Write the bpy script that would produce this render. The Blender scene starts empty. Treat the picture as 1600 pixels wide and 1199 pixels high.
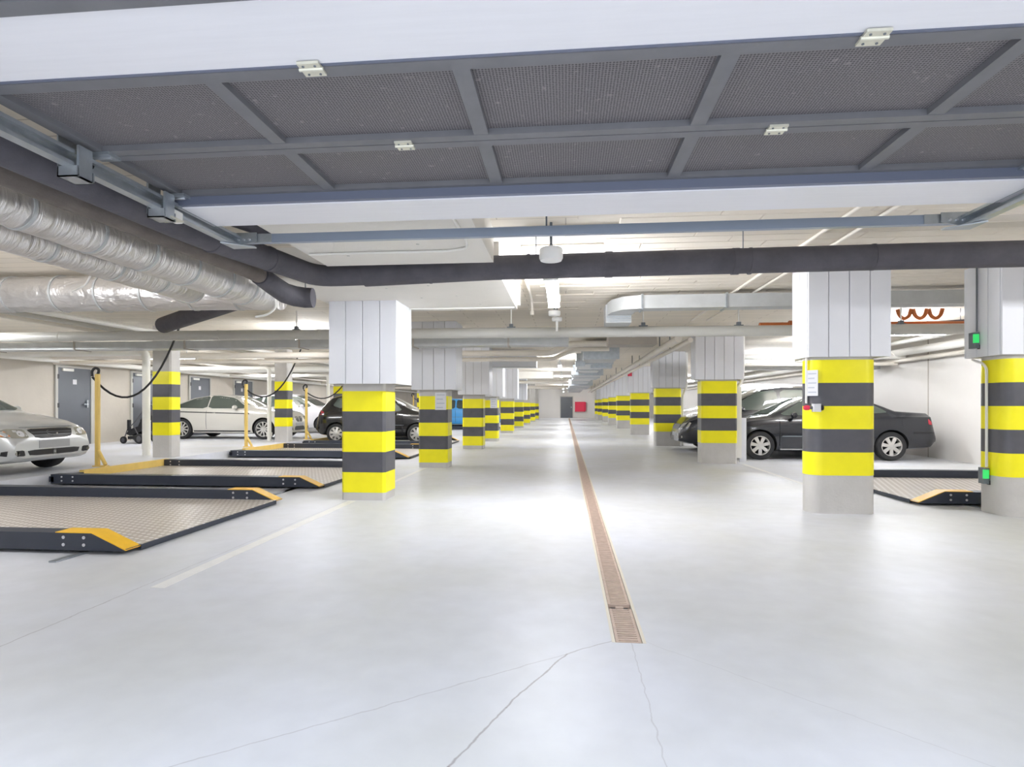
import bpy, bmesh, math, random
from mathutils import Vector, Matrix
from mathutils.bvhtree import BVHTree
random.seed(7)
PI = math.pi
scene = bpy.context.scene
C = scene.collection

# ------------------------------------------------------------------ camera
cam_d = bpy.data.cameras.new('camera')
cam = bpy.data.objects.new('camera', cam_d)
C.objects.link(cam)
cam.location = (0, 0, 1.215)
cam.rotation_euler = (PI / 2, 0, math.atan(84 / 900))
cam_d.sensor_width = 36
cam_d.lens = 36 * 900 / 1600
cam_d.shift_y = 34.5 / 1600
cam_d.clip_start = 0.05
cam_d.clip_end = 300
scene.camera = cam

# ------------------------------------------------------------------ world, exposure
world = bpy.data.worlds.new('world')
scene.world = world
world.use_nodes = True
bg = world.node_tree.nodes['Background']
bg.inputs['Color'].default_value = (0.86, 0.92, 1.0, 1)
bg.inputs['Strength'].default_value = 2.6
scene.view_settings.view_transform = 'Standard'
scene.view_settings.look = 'None'
scene.view_settings.gamma = 1
scene.view_settings.use_curve_mapping = False
scene.view_settings.exposure = 0.19
LAMP = 105.0          # emission of a tube lamp

# ------------------------------------------------------------------ helpers
def lin(c):
    if isinstance(c, str):
        c = [int(c[i:i + 2], 16) / 255 for i in (0, 2, 4)]
    return tuple((v / 12.92 if v <= .04045 else ((v + .055) / 1.055) ** 2.4) for v in c) + (1,)

MATS = {}
def mat(name, col, rough=.5, metal=0.0, var=0.0, scale=3.0, bump=0.0, bscale=40.0, spec=None,
        emit=None, estr=0.0, col2=None, coat=0.0, stretch=(1, 1, 1)):
    m = bpy.data.materials.new(name)
    m.use_nodes = True
    nt = m.node_tree
    b = nt.nodes['Principled BSDF']
    b.inputs['Roughness'].default_value = rough
    b.inputs['Metallic'].default_value = metal
    b.inputs['Base Color'].default_value = lin(col)
    if spec is not None:
        b.inputs['Specular IOR Level'].default_value = spec
    if coat:
        b.inputs['Coat Weight'].default_value = coat
        b.inputs['Coat Roughness'].default_value = .04
    if emit:
        b.inputs['Emission Color'].default_value = lin(emit)
        b.inputs['Emission Strength'].default_value = estr
    if var or bump:
        tc = nt.nodes.new('ShaderNodeTexCoord')
        mp = nt.nodes.new('ShaderNodeMapping')
        mp.inputs['Scale'].default_value = stretch
        nt.links.new(tc.outputs['Object'], mp.inputs['Vector'])
    if var:
        n = nt.nodes.new('ShaderNodeTexNoise')
        n.inputs['Scale'].default_value = scale
        n.inputs['Detail'].default_value = 6
        n.inputs['Roughness'].default_value = .6
        nt.links.new(mp.outputs['Vector'], n.inputs['Vector'])
        r = nt.nodes.new('ShaderNodeValToRGB')
        base = lin(col)
        dark = lin(col2) if col2 else tuple(v * (1 - var) for v in base[:3]) + (1,)
        r.color_ramp.elements[0].position = .35
        r.color_ramp.elements[0].color = dark
        r.color_ramp.elements[1].position = .65
        r.color_ramp.elements[1].color = base
        nt.links.new(n.outputs['Fac'], r.inputs['Fac'])
        nt.links.new(r.outputs['Color'], b.inputs['Base Color'])
    if bump:
        n2 = nt.nodes.new('ShaderNodeTexNoise')
        n2.inputs['Scale'].default_value = bscale
        n2.inputs['Detail'].default_value = 4
        nt.links.new(mp.outputs['Vector'], n2.inputs['Vector'])
        bp = nt.nodes.new('ShaderNodeBump')
        bp.inputs['Strength'].default_value = bump
        bp.inputs['Distance'].default_value = .02
        nt.links.new(n2.outputs['Fac'], bp.inputs['Height'])
        nt.links.new(bp.outputs['Normal'], b.inputs['Normal'])
    MATS[name] = m
    return m

mat('concrete_pillar', 'c9c6c2', .7, var=.12, scale=2.5, bump=.15)
mat('concrete_wall', 'c6bfb4', .75, var=.13, scale=.7, bump=.15, bscale=12)
mat('white_wall', 'e4e1dd', .6, var=.05, scale=.6, bump=.08, bscale=10)
mat('yellow_paint', 'f9ee0a', .42, var=.06, scale=4)
mat('black_paint', '525259', .42, var=.2, scale=5)
mat('white_board', 'e6e7ec', .45, var=.03, scale=2)
mat('drop_white', 'e6e2da', .7, var=.05, scale=1.5, bump=.1)
mat('gate_frame', '76767a', .5, metal=.15, var=.12, scale=6)
mat('gate_daylit', '6a7082', .4, metal=.1)  # bluish daylight reflection on the gate rail is put into this colour
mat('bar_steel', '98a3b4', .35, metal=.45)
mat('gate_white', 'e8e7ea', .42, var=.03, scale=6, stretch=(.4, 6, 1))
mat('galvanised', 'b9bfc4', .35, metal=.75, var=.15, scale=12)
mat('galv_flat', 'c2c4c4', .45, metal=.2, var=.12, scale=5)
mat('hinge_metal', 'dcd9c8', .4, metal=.4, var=.1, scale=30)
mat('black_foam', '55535a', .75, var=.25, scale=5, bump=.25, bscale=25)
mat('brown_foam', '6e6660', .75, var=.25, scale=5, bump=.25, bscale=25)
mat('white_pvc', 'eceae4', .35)
mat('beige_pipe', 'e8e1d6', .45, var=.06, scale=3)
mat('grey_pipe', 'c6c5bf', .4, var=.06, scale=2)
mat('tan_duct', 'b3aca3', .55, var=.1, scale=2)
mat('copper_orange', 'c4713f', .4, metal=.3, var=.15, scale=8)
mat('lamp_white', 'f4f4f2', .4)
mat('lamp_tube', 'ffffff', .4, emit='f9fbff', estr=LAMP)
mat('pallet_navy', '343a47', .4, metal=.1, var=.1, scale=6)
mat('pallet_yellow', 'f0bc2c', .5, var=.1, scale=8)
mat('post_yellow', 'f0cf74', .5, var=.08, scale=8)
mat('bolt_metal', 'd4d6da', .3, metal=.8)
mat('cable_black', '232326', .5)
mat('door_grey', '5e6269', .35, metal=.2, var=.08, scale=1.5)
mat('door_frame', 'b8b6b0', .5)
mat('paper_white', 'dcdce0', .6)
mat('paper_print', 'b7bbc6', .6)
mat('red_box', 'dd3555', .4)
mat('rust_grate', 'c4ad9e', .6, var=.18, scale=14)
mat('drain_edge', 'dcd4c4', .5)
mat('trench_dark', '3a322e', .9)
mat('marking_white', 'e9e8e6', .5, var=.08, scale=6)
mat('green_led', '2fae5a', .3, emit='38e070', estr=.6)
mat('device_grey', '6c7278', .4)
mat('tyre', '2a2a2c', .75, var=.15, scale=10)
mat('alloy', 'd4d2ce', .3, metal=.6)
mat('dark_plastic', '1d1d20', .45)
mat('well_dark', '121214', .9)
mat('chrome', 'd8d8da', .12, metal=1)
mat('car_glass', '47504b', .04, spec=.9)
mat('head_lamp', 'b4b2a8', .12, metal=.4, spec=.9)
mat('tail_lamp', 'b02038', .15, spec=.9)
mat('amber', 'e08a4a', .2)
mat('plate_grey', 'a9aaac', .5)
mat('paint_silver', 'd0d2d2', .3, metal=.35, coat=.8)
mat('paint_white', 'c9c6be', .3, coat=.8)
mat('paint_black', '131315', .22, coat=.6)
mat('paint_darkblue', '1b1e26', .25, coat=.5)
mat('paint_blue', '4aa3e8', .3, coat=.8)
mat('paint_van', 'e6e4e8', .3, coat=.8)
mat('stroller_black', '26262a', .7)
mat('stroller_grey', '5a5a60', .5)

# --- foil with circumferential wrinkles
def foil():
    m = mat('foil', 'e0dddb', .3, metal=.75, var=.12, scale=4)
    nt = m.node_tree
    b = nt.nodes['Principled BSDF']
    tc = nt.nodes.new('ShaderNodeTexCoord')
    n = nt.nodes.new('ShaderNodeTexNoise')
    mp = nt.nodes.new('ShaderNodeMapping')
    mp.inputs['Scale'].default_value = (3, 12, 3)
    n.inputs['Scale'].default_value = 1.6
    n.inputs['Detail'].default_value = 8
    n.inputs['Distortion'].default_value = .6
    nt.links.new(tc.outputs['Object'], mp.inputs['Vector'])
    nt.links.new(mp.outputs['Vector'], n.inputs['Vector'])
    bp = nt.nodes.new('ShaderNodeBump')
    bp.inputs['Strength'].default_value = .8
    bp.inputs['Distance'].default_value = .04
    nt.links.new(n.outputs['Fac'], bp.inputs['Height'])
    nt.links.new(bp.outputs['Normal'], b.inputs['Normal'])
foil()

# --- perforated mesh: fine vertical rows of holes
def perforated():
    m = mat('perforated', '6e6b70', .6)
    nt = m.node_tree
    b = nt.nodes['Principled BSDF']
    tc = nt.nodes.new('ShaderNodeTexCoord')
    mp = nt.nodes.new('ShaderNodeMapping')
    mp.inputs['Scale'].default_value = (80, 80, 80)
    nt.links.new(tc.outputs['Object'], mp.inputs['Vector'])
    v = nt.nodes.new('ShaderNodeTexVoronoi')
    v.inputs['Scale'].default_value = 1
    v.inputs['Randomness'].default_value = .12
    nt.links.new(mp.outputs['Vector'], v.inputs['Vector'])
    r = nt.nodes.new('ShaderNodeValToRGB')
    r.color_ramp.elements[0].position = .28
    r.color_ramp.elements[0].color = lin('464345')
    r.color_ramp.elements[1].position = .45
    r.color_ramp.elements[1].color = lin('7b7779')
    nt.links.new(v.outputs['Distance'], r.inputs['Fac'])
    n = nt.nodes.new('ShaderNodeTexNoise')
    n.inputs['Scale'].default_value = 26
    n.inputs['Detail'].default_value = 6
    nt.links.new(tc.outputs['Object'], n.inputs['Vector'])
    r2 = nt.nodes.new('ShaderNodeValToRGB')
    r2.color_ramp.elements[0].position = .64
    r2.color_ramp.elements[0].color = (0, 0, 0, 1)
    r2.color_ramp.elements[1].position = .78
    r2.color_ramp.elements[1].color = (.6, .6, .6, 1)
    nt.links.new(n.outputs['Fac'], r2.inputs['Fac'])
    mx = nt.nodes.new('ShaderNodeMixRGB')
    mx.inputs['Color2'].default_value = lin('a39a98')
    nt.links.new(r2.outputs['Color'], mx.inputs['Fac'])
    nt.links.new(r.outputs['Color'], mx.inputs['Color1'])
    nt.links.new(mx.outputs['Color'], b.inputs['Base Color'])
perforated()

# --- tread plate: staggered raised lozenges
def tread():
    m = mat('tread_plate', 'd2cbc4', .38, metal=.12)
    nt = m.node_tree
    b = nt.nodes['Principled BSDF']
    tc = nt.nodes.new('ShaderNodeTexCoord')
    mp = nt.nodes.new('ShaderNodeMapping')
    mp.inputs['Rotation'].default_value = (0, 0, .35)
    mp.inputs['Scale'].default_value = (13, 13, .01)
    nt.links.new(tc.outputs['Object'], mp.inputs['Vector'])
    ck = nt.nodes.new('ShaderNodeTexVoronoi')
    ck.inputs['Scale'].default_value = 1
    ck.inputs['Randomness'].default_value = 0
    nt.links.new(mp.outputs['Vector'], ck.inputs['Vector'])
    r = nt.nodes.new('ShaderNodeValToRGB')
    r.color_ramp.elements[0].position = .20
    r.color_ramp.elements[0].color = (1, 1, 1, 1)
    r.color_ramp.elements[1].position = .30
    r.color_ramp.elements[1].color = (0, 0, 0, 1)
    nt.links.new(ck.outputs['Distance'], r.inputs['Fac'])
    mx = nt.nodes.new('ShaderNodeMixRGB')
    mx.inputs['Color1'].default_value = lin('b0a69c')
    mx.inputs['Color2'].default_value = lin('e6e2de')
    nt.links.new(r.outputs['Color'], mx.inputs['Fac'])
    nt.links.new(mx.outputs['Color'], b.inputs['Base Color'])
    bp = nt.nodes.new('ShaderNodeBump')
    bp.inputs['Strength'].default_value = .8
    bp.inputs['Distance'].default_value = .01
    nt.links.new(r.outputs['Color'], bp.inputs['Height'])
    nt.links.new(bp.outputs['Normal'], b.inputs['Normal'])
tread()

# --- ceiling lamellae beyond the built ones
def lamella():
    m = mat('lamella_ceiling', 'e3dccf', .8)
    nt = m.node_tree
    b = nt.nodes['Principled BSDF']
    tc = nt.nodes.new('ShaderNodeTexCoord')
    br = nt.nodes.new('ShaderNodeTexBrick')
    br.inputs['Scale'].default_value = 1
    br.inputs['Brick Width'].default_value = 1.2
    br.inputs['Row Height'].default_value = .2
    br.inputs['Mortar Size'].default_value = .008
    br.inputs['Mortar Smooth'].default_value = .6
    br.inputs['Color1'].default_value = lin('e6ddce')
    br.inputs['Color2'].default_value = lin('ded6c8')
    br.inputs['Mortar'].default_value = lin('bdb3a4')
    nt.links.new(tc.outputs['Object'], br.inputs['Vector'])
    nt.links.new(br.outputs['Color'], b.inputs['Base Color'])
lamella()
mat('lamella_board', 'e8dfd1', .8, var=.05, scale=2, bump=.1)

# --- polished concrete floor with its cracks and saw cuts
CRACKS = [  # (x0,y0,x1,y1,width,darkness)
    (.258, 3.025, .003, 2.831, .006, .55), (.003, 2.831, -1.9, 1.38, .005, .35),
    (.003, 2.831, -.241, 2.309, .006, .75), (-.241, 2.309, -.394, 1.907, .006, .7), (-.394, 1.907, -.6, 1.2, .006, .6),
    (.335, 2.98, .338, 1.0, .004, .3), (.398, 3.02, 2.4, 1.2, .004, .2),
    (-2.85, 1.4, -2.83, 3.576, .007, .5), (-2.83, 3.576, -2.78, 7.1, .006, .4),
    (3.56, 7.3, 3.55, 12.4, .006, .4), (-2.78, 7.6, -2.75, 11, .006, .3), (8.1, 7, 8.1, 14, .02, .15),
]
def floor_mat():
    m = mat('floor_concrete', 'd8d9dd', .38, spec=.35)
    nt = m.node_tree
    N, Lk = nt.nodes, nt.links
    b = N['Principled BSDF']
    tc = N.new('ShaderNodeTexCoord')
    def noise(scale, detail, dist=0.0, sv=(1, 1, 1)):
        mp = N.new('ShaderNodeMapping'); mp.inputs['Scale'].default_value = sv
        Lk.new(tc.outputs['Object'], mp.inputs['Vector'])
        n = N.new('ShaderNodeTexNoise')
        n.inputs['Scale'].default_value = scale; n.inputs['Detail'].default_value = detail
        n.inputs['Distortion'].default_value = dist
        Lk.new(mp.outputs['Vector'], n.inputs['Vector'])
        return n.outputs['Fac']
    def ramp(src, p0, c0, p1, c1):
        r = N.new('ShaderNodeValToRGB')
        r.color_ramp.elements[0].position = p0; r.color_ramp.elements[0].color = c0
        r.color_ramp.elements[1].position = p1; r.color_ramp.elements[1].color = c1
        Lk.new(src, r.inputs['Fac']); return r.outputs['Color']
    base = ramp(noise(.55, 5), .36, lin('cdcecf'), .62, lin('d7d9e1'))
    fine = ramp(noise(6, 8), .3, (.93, .93, .93, 1), .7, (1, 1, 1, 1))
    mul = N.new('ShaderNodeMixRGB'); mul.blend_type = 'MULTIPLY'; mul.inputs['Fac'].default_value = 1
    Lk.new(base, mul.inputs['Color1']); Lk.new(fine, mul.inputs['Color2'])
    cur = mul.outputs['Color']
    # wobble for cracks
    wob = N.new('ShaderNodeTexNoise'); wob.inputs['Scale'].default_value = 9; wob.inputs['Detail'].default_value = 5
    Lk.new(tc.outputs['Object'], wob.inputs['Vector'])
    ws = N.new('ShaderNodeVectorMath'); ws.operation = 'MULTIPLY_ADD'
    ws.inputs[1].default_value = (.035, .035, 0); ws.inputs[2].default_value = (-.0175, -.0175, 0)
    Lk.new(wob.outputs['Color'], ws.inputs[0])
    ad = N.new('ShaderNodeVectorMath'); ad.operation = 'ADD'
    Lk.new(tc.outputs['Object'], ad.inputs[0]); Lk.new(ws.outputs[0], ad.inputs[1])
    flat = N.new('ShaderNodeVectorMath'); flat.operation = 'MULTIPLY'; flat.inputs[1].default_value = (1, 1, 0)
    Lk.new(ad.outputs[0], flat.inputs[0])
    for (x0, y0, x1, y1, w, k) in CRACKS:
        d = Vector((x1 - x0, y1 - y0, 0)); L2 = d.length_squared
        sub = N.new('ShaderNodeVectorMath'); sub.operation = 'SUBTRACT'; sub.inputs[1].default_value = (x0, y0, 0)
        Lk.new(flat.outputs[0], sub.inputs[0])
        dot = N.new('ShaderNodeVectorMath'); dot.operation = 'DOT_PRODUCT'; dot.inputs[1].default_value = d / L2
        Lk.new(sub.outputs[0], dot.inputs[0])
        cl = N.new('ShaderNodeClamp'); Lk.new(dot.outputs['Value'], cl.inputs['Value'])
        sc = N.new('ShaderNodeVectorMath'); sc.operation = 'SCALE'; sc.inputs[0].default_value = d
        Lk.new(cl.outputs[0], sc.inputs['Scale'])
        di = N.new('ShaderNodeVectorMath'); di.operation = 'DISTANCE'
        Lk.new(sub.outputs[0], di.inputs[0]); Lk.new(sc.outputs[0], di.inputs[1])
        mr = N.new('ShaderNodeMapRange')
        mr.inputs['From Min'].default_value = w * .3; mr.inputs['From Max'].default_value = w
        mr.inputs['To Min'].default_value = k; mr.inputs['To Max'].default_value = 0
        Lk.new(di.outputs['Value'], mr.inputs['Value'])
        mx = N.new('ShaderNodeMixRGB'); mx.inputs['Color2'].default_value = lin('8d8688')
        Lk.new(mr.outputs[0], mx.inputs['Fac']); Lk.new(cur, mx.inputs['Color1'])
        cur = mx.outputs['Color']
    Lk.new(cur, b.inputs['Base Color'])
    rr = N.new('ShaderNodeMapRange')
    rr.inputs['To Min'].default_value = .36; rr.inputs['To Max'].default_value = .50
    Lk.new(noise(1.0, 3), rr.inputs['Value'])
    Lk.new(rr.outputs[0], b.inputs['Roughness'])
floor_mat()

# ------------------------------------------------------------------ mesh builder
class MB:
    def __init__(s):
        s.v = []; s.f = []; s.sm = []
    def add(s, vs, fs, smooth=False):
        o = len(s.v); s.v += [tuple(v) for v in vs]
        for f in fs:
            s.f.append([i + o for i in f]); s.sm.append(smooth)
        return s
    def box(s, x0, x1, y0, y1, z0, z1):
        vs = [(x, y, z) for z in (z0, z1) for y in (y0, y1) for x in (x0, x1)]
        return s.add(vs, [(0, 2, 3, 1), (4, 5, 7, 6), (0, 1, 5, 4), (2, 6, 7, 3), (0, 4, 6, 2), (1, 3, 7, 5)])
    def rbox(s, x0, x1, y0, y1, z0, z1, b):
        """box with bevelled (small b) or rounded (large b) vertical edges"""
        if b > .06:
            p = arc(x0 + b, y0 + b, b, PI, 1.5 * PI) + arc(x1 - b, y0 + b, b, 1.5 * PI, 2 * PI) + arc(x1 - b, y1 - b, b, 0, .5 * PI) + arc(x0 + b, y1 - b, b, .5 * PI, PI)
            return s.prism(p, z0, z1)
        p = [(x0 + b, y0), (x1 - b, y0), (x1, y0 + b), (x1, y1 - b), (x1 - b, y1), (x0 + b, y1), (x0, y1 - b), (x0, y0 + b)]
        return s.prism(p, z0, z1)
    def prism(s, poly, z0, z1, axis='z'):
        n = len(poly)
        def mk(p, t):
            return {'z': (p[0], p[1], t), 'y': (p[0], t, p[1]), 'x': (t, p[0], p[1])}[axis]
        vs = [mk(p, z0) for p in poly] + [mk(p, z1) for p in poly]
        fs = [tuple(range(n))[::-1], tuple(range(n, 2 * n))] + [(i, (i + 1) % n, n + (i + 1) % n, n + i) for i in range(n)]
        return s.add(vs, fs)
    def tube(s, pts, r, seg=12, cap=True):
        pts = [Vector(p) for p in pts]; n = len(pts)
        rs = r if isinstance(r, (list, tuple)) else [r] * n
        rings = []; up = None
        for i, p in enumerate(pts):
            t = (pts[min(i + 1, n - 1)] - pts[max(i - 1, 0)]).normalized()
            if up is None:
                ref = Vector((0, 0, 1)) if abs(t.z) < .9 else Vector((1, 0, 0))
                up = (ref - t * ref.dot(t)).normalized()
            else:
                up = (up - t * up.dot(t)).normalized()
            sd = t.cross(up)
            k = 1.0
            if 0 < i < n - 1:
                a = (pts[i] - pts[i - 1]).normalized().dot((pts[i + 1] - pts[i]).normalized())
                k = 1 / max(.6, math.sqrt((1 + a) / 2))
            rings.append([p + (up * math.cos(q) + sd * math.sin(q)) * rs[i] * (1 if k < 1.001 else min(k, 1.3)) for q in [2 * PI * j / seg for j in range(seg)]])
        vs = [v for rg in rings for v in rg]
        fs = [(i * seg + j, i * seg + (j + 1) % seg, (i + 1) * seg + (j + 1) % seg, (i + 1) * seg + j) for i in range(n - 1) for j in range(seg)]
        s.add(vs, fs, True)
        if cap:
            o = len(s.v) - len(vs)
            s.f.append([o + j for j in range(seg)][::-1]); s.sm.append(False)
            s.f.append([o + (n - 1) * seg + j for j in range(seg)]); s.sm.append(False)
        return s
    def lathe(s, prof, origin=(0, 0, 0), axis='z', seg=20):
        """prof: list of (r, h)"""
        vs = []; o = Vector(origin)
        for (r, h) in prof:
            for j in range(seg):
                a = 2 * PI * j / seg; u, w = r * math.cos(a), r * math.sin(a)
                vs.append(o + Vector({'z': (u, w, h), 'y': (u, h, w), 'x': (h, u, w)}[axis]))
        fs = [(i * seg + j, i * seg + (j + 1) % seg, (i + 1) * seg + (j + 1) % seg, (i + 1) * seg + j) for i in range(len(prof) - 1) for j in range(seg)]
        return s.add(vs, fs, True)
    def mesh(s, name):
        me = bpy.data.meshes.new(name)
        me.from_pydata(s.v, [], s.f)
        me.update()
        bm = bmesh.new(); bm.from_mesh(me)
        bmesh.ops.recalc_face_normals(bm, faces=bm.faces)
        bm.to_mesh(me); bm.free()
        me.polygons.foreach_set('use_smooth', s.sm)
        me.set_sharp_from_angle(angle=math.radians(38))
        return me
    def build(s, name, material, parent=None, kind=None):
        me = s.mesh(name)
        me.materials.append(MATS[material])
        return link(name, me, parent, kind)

def link(name, me, parent=None, kind=None, loc=None):
    o = bpy.data.objects.new(name, me)
    C.objects.link(o)
    if parent: o.parent = parent
    if kind: o['kind'] = kind
    if loc: o.location = loc
    return o

def tag(o, label, cat, group=None):
    o['label'] = label; o['category'] = cat
    if group: o['group'] = group
    return o

def thing(name, label, cat, loc=(0, 0, 0), rz=0, group=None):
    o = bpy.data.objects.new(name, None)
    C.objects.link(o)
    o.empty_display_size = .1
    o.location = loc; o.rotation_euler = (0, 0, rz)
    return tag(o, label, cat, group)

def struct(name, mb, m, parent=None):
    return mb.build(name, m, parent, 'structure' if parent is None else None)

def arc(cx, cy, r, a0, a1, n=6):
    return [(cx + r * math.cos(a0 + (a1 - a0) * i / n), cy + r * math.sin(a0 + (a1 - a0) * i / n)) for i in range(n + 1)]

def fillet(pts, r=.15, n=5):
    """round the corners of a polyline"""
    pts = [Vector(p) for p in pts]
    out = [pts[0]]
    for i in range(1, len(pts) - 1):
        a, b, c = pts[i - 1], pts[i], pts[i + 1]
        d1 = (a - b); d2 = (c - b)
        k = min(r, d1.length * .45, d2.length * .45)
        p, q = b + d1.normalized() * k, b + d2.normalized() * k
        for j in range(n + 1):
            t = j / n
            out.append((1 - t) ** 2 * p + 2 * t * (1 - t) * b + t * t * q)
    out.append(pts[-1])
    return out

# ------------------------------------------------------------------ the setting
XL, XR, YF, ZC, EB = -13.1, 8.5, 57.0, 2.84, .16
TX0, TX1, TY0 = .236, .410, 2.99
m_ = MB()
m_.box(XL, TX0, -5, YF, -.2, 0)
m_.box(TX1, XR, -5, YF, -.2, 0)
m_.box(TX0, TX1, -5, TY0, -.2, 0)
floor = struct('floor', m_, 'floor_concrete')
MB().box(TX0, TX1, TY0, YF, -.2, -.09).build('trench_bed', 'trench_dark', floor)
MB().box(TX0, TX0 + .018, TY0, YF, -.09, .001).build('trench_edge', 'drain_edge', floor)
MB().box(TX1 - .018, TX1, TY0, YF, -.09, .001).build('trench_edge', 'drain_edge', floor)
struct('floor_raised_bay', MB().box(XL, -7.86, 6.9, YF, 0, EB), 'floor_concrete')
for (x0, x1, y0, y1) in ((-2.76, -2.66, 3.6, 7.12), (-2.76, -2.68, 7.75, 11.0), (3.62, 3.70, 7.4, 12.3), (3.62, 4.2, 12.9, 12.98)):
    MB().box(x0, x1, y0, y1, 0, .002).build('marking_line', 'marking_white', floor)

struct('wall_left', MB().box(XL - .3, XL, .9, YF + .3, 0, ZC), 'concrete_wall')
struct('wall_right', MB().box(XR, XR + .3, .9, YF + .3, 0, ZC), 'white_wall')
struct('wall_far', MB().box(XL, XR, YF, YF + .3, 0, ZC), 'white_wall')
w_ = MB()
w_.box(XL, -2.75, .9, 1.2, 0, ZC); w_.box(2.95, XR, .9, 1.2, 0, ZC); w_.box(-2.75, 2.95, .9, 1.2, 2.62, ZC)
struct('wall_front', w_, 'white_wall')
ceil = struct('ceiling', MB().box(XL - .3, XR + .3, .9, YF + .3, ZC, ZC + .3), 'lamella_ceiling')
# vertical formwork joints of the right wall
for y in (9.5, 14.4, 20.5, 27):
    MB().box(XR - .006, XR, y, y + .03, 0, ZC).build('wall_joint', 'tan_duct', bpy.data.objects['wall_right'])
# lamella boards of the ceiling near the gate, one by one
lam = MB()
b_ = .008
lam.add([(x, y, z) for z, i in ((0, 0), (-.02 + b_, 0), (-.02, b_)) for (x, y) in ((i, i), (1.195 - i, i), (1.195 - i, .194 - i), (i, .194 - i))],
        [(3, 2, 1, 0), (8, 9, 10, 11)] + [(k * 4 + j, k * 4 + (j + 1) % 4, k * 4 + 4 + (j + 1) % 4, k * 4 + 4 + j) for k in range(2) for j in range(4)])
lam_me = lam.mesh('lamella'); lam_me.materials.append(MATS['lamella_board'])
r0 = 0
for iy in range(31):
    y = 3.8 + iy * .2
    off = (iy * 0.37) % 1.2
    for ix in range(7):
        x = -.55 + off + ix * 1.2 - 1.2
        if x < -.66 or x + 1.2 > XR: continue
        link('ceiling_board', lam_me, ceil, loc=(x, y, ZC))
# dropped insulated panels round the first pillar
DZ = 2.53
dp = MB().box(-2.24, -.66, 3.6, 5.25, DZ, ZC); dp.build('drop_panel', 'drop_white', ceil)
dp = MB().box(-3.05, -.66, 5.68, 7.85, DZ, ZC); dp.build('drop_panel', 'drop_white', ceil)
MB().box(-3.05, -.62, 7.85, 7.95, DZ + .06, ZC).build('drop_edge', 'drop_white', ceil)
# screws in the drop panel
for (x, y) in ((-2.0, 6.3), (-1.75, 6.9), (-1.5, 6.2), (-1.3, 6.8), (-1.1, 7.4), (-1.2, 4.6), (-1.9, 4.9)):
    MB().tube([(x, y, DZ - .004), (x, y, DZ + .01)], .014, 8).build('washer', 'grey_pipe', ceil)

# doors
def door(name, x, y0, y1, zb, h, face, leaf='door_grey', sign=True):
    """door in a wall of constant x (face=+1 looks to +x)"""
    o = bpy.data.objects.new(name, None); C.objects.link(o); o['kind'] = 'structure'
    s = face
    def bx(a, b, c, d, e, f_, nm, mt, par=o):
        return MB().box(min(x + s * a, x + s * b), max(x + s * a, x + s * b), c, d, e, f_).build(nm, mt, par)
    bx(0, .05, y0 - .07, y0, zb, zb + h + .07, 'frame', 'door_frame')
    bx(0, .05, y1, y1 + .07, zb, zb + h + .07, 'frame', 'door_frame')
    bx(0, .05, y0, y1, zb + h, zb + h + .07, 'frame', 'door_frame')
    lf = bx(0, .035, y0, y1, zb, zb + h, 'leaf', leaf)
    bx(.035, .085, y1 - .17, y1 - .13, zb + 1.0, zb + 1.2, 'handle_plate', 'galvanised')
    bx(.07, .095, y1 - .28, y1 - .13, zb + 1.08, zb + 1.105, 'handle', 'galvanised')
    bx(.035, .08, y0 + .12, y0 + .45, zb + h - .09, zb + h - .02, 'door_closer', 'white_pvc')
    for z in (.25, 1.0, 1.75):
        bx(.03, .055, y0 - .02, y0 + .03, zb + z, zb + z + .12, 'hinge', 'dark_plastic')
    if sign:
        bx(.035, .039, y0 + .46, y0 + .58, zb + 1.62, zb + 1.75, 'sign', 'paper_white')
    return o
door('door_1', XL, 13.72, 14.76, EB, 2.05, 1)
door('door_2', XL, 16.3, 17.3, EB, 2.05, 1)
door('door_3', XL, 19.0, 20.1, EB, 2.05, 1)
door('door_4', XL, 21.7, 23.0, EB, 2.05, 1)
d5 = bpy.data.objects.new('door_5', None); C.objects.link(d5); d5['kind'] = 'structure'
MB().box(-.50, .66, YF - .05, YF, 0, 2.06).build('leaf', 'door_grey', d5)
for (a, b) in ((-.57, -.50), (.66, .73)):
    MB().box(a, b, YF - .07, YF, 0, 2.13).build('frame', 'door_frame', d5)
MB().box(-.50, .66, YF - .07, YF, 2.06, 2.13).build('frame', 'door_frame', d5)
MB().box(.50, .58, YF - .12, YF - .05, .98, 1.12).build('handle', 'galvanised', d5)
hy = thing('hydrant_cabinet', 'red wall cabinet beside the grey door at the end of the aisle', 'cabinet', (1.45, YF - .004, 1.1))
MB().rbox(-.55, .45, -.22, 0, -.48, .48, .05).build('body', 'red_box', hy)
MB().rbox(-.50, .40, -.25, -.215, -.43, .43, .04).build('door_panel', 'red_box', hy)
MB().box(.40, .52, -.2, -.02, -.4, .45).build('side_hinge', 'red_box', hy)

# ------------------------------------------------------------------ drain grates
g = MB(); gw0, gw1, gl = .257, .389, .50
g.box(gw0, gw0 + .016, 0, gl - .006, -.03, -.002); g.box(gw1 - .016, gw1, 0, gl - .006, -.03, -.002)
nb = 17
for i in range(nb):
    y = .002 + (gl - .026) * i / (nb - 1)
    g.box(gw0 + .016, gw1 - .016, y, y + .016, -.028, -.003)
g_me = g.mesh('grate'); g_me.materials.append(MATS['rust_grate'])
dr = thing('drain_channel', 'long rusty slotted drain grating set down the middle of the aisle', 'drain', (0, TY0, 0))
y = .01
i = 0
while y < YF - TY0 - .5:
    link('grate', g_me, dr, loc=(0, y, 0))
    y += gl + (.07 if i == 0 else 0)
    i += 1
MB().box(.27, .376, .512, .572, -.05, -.02).build('gap_bar', 'dark_plastic', dr)
MB().box(.30, .346, .528, .556, -.02, -.006).build('clip', 'rust_grate', dr)

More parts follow.
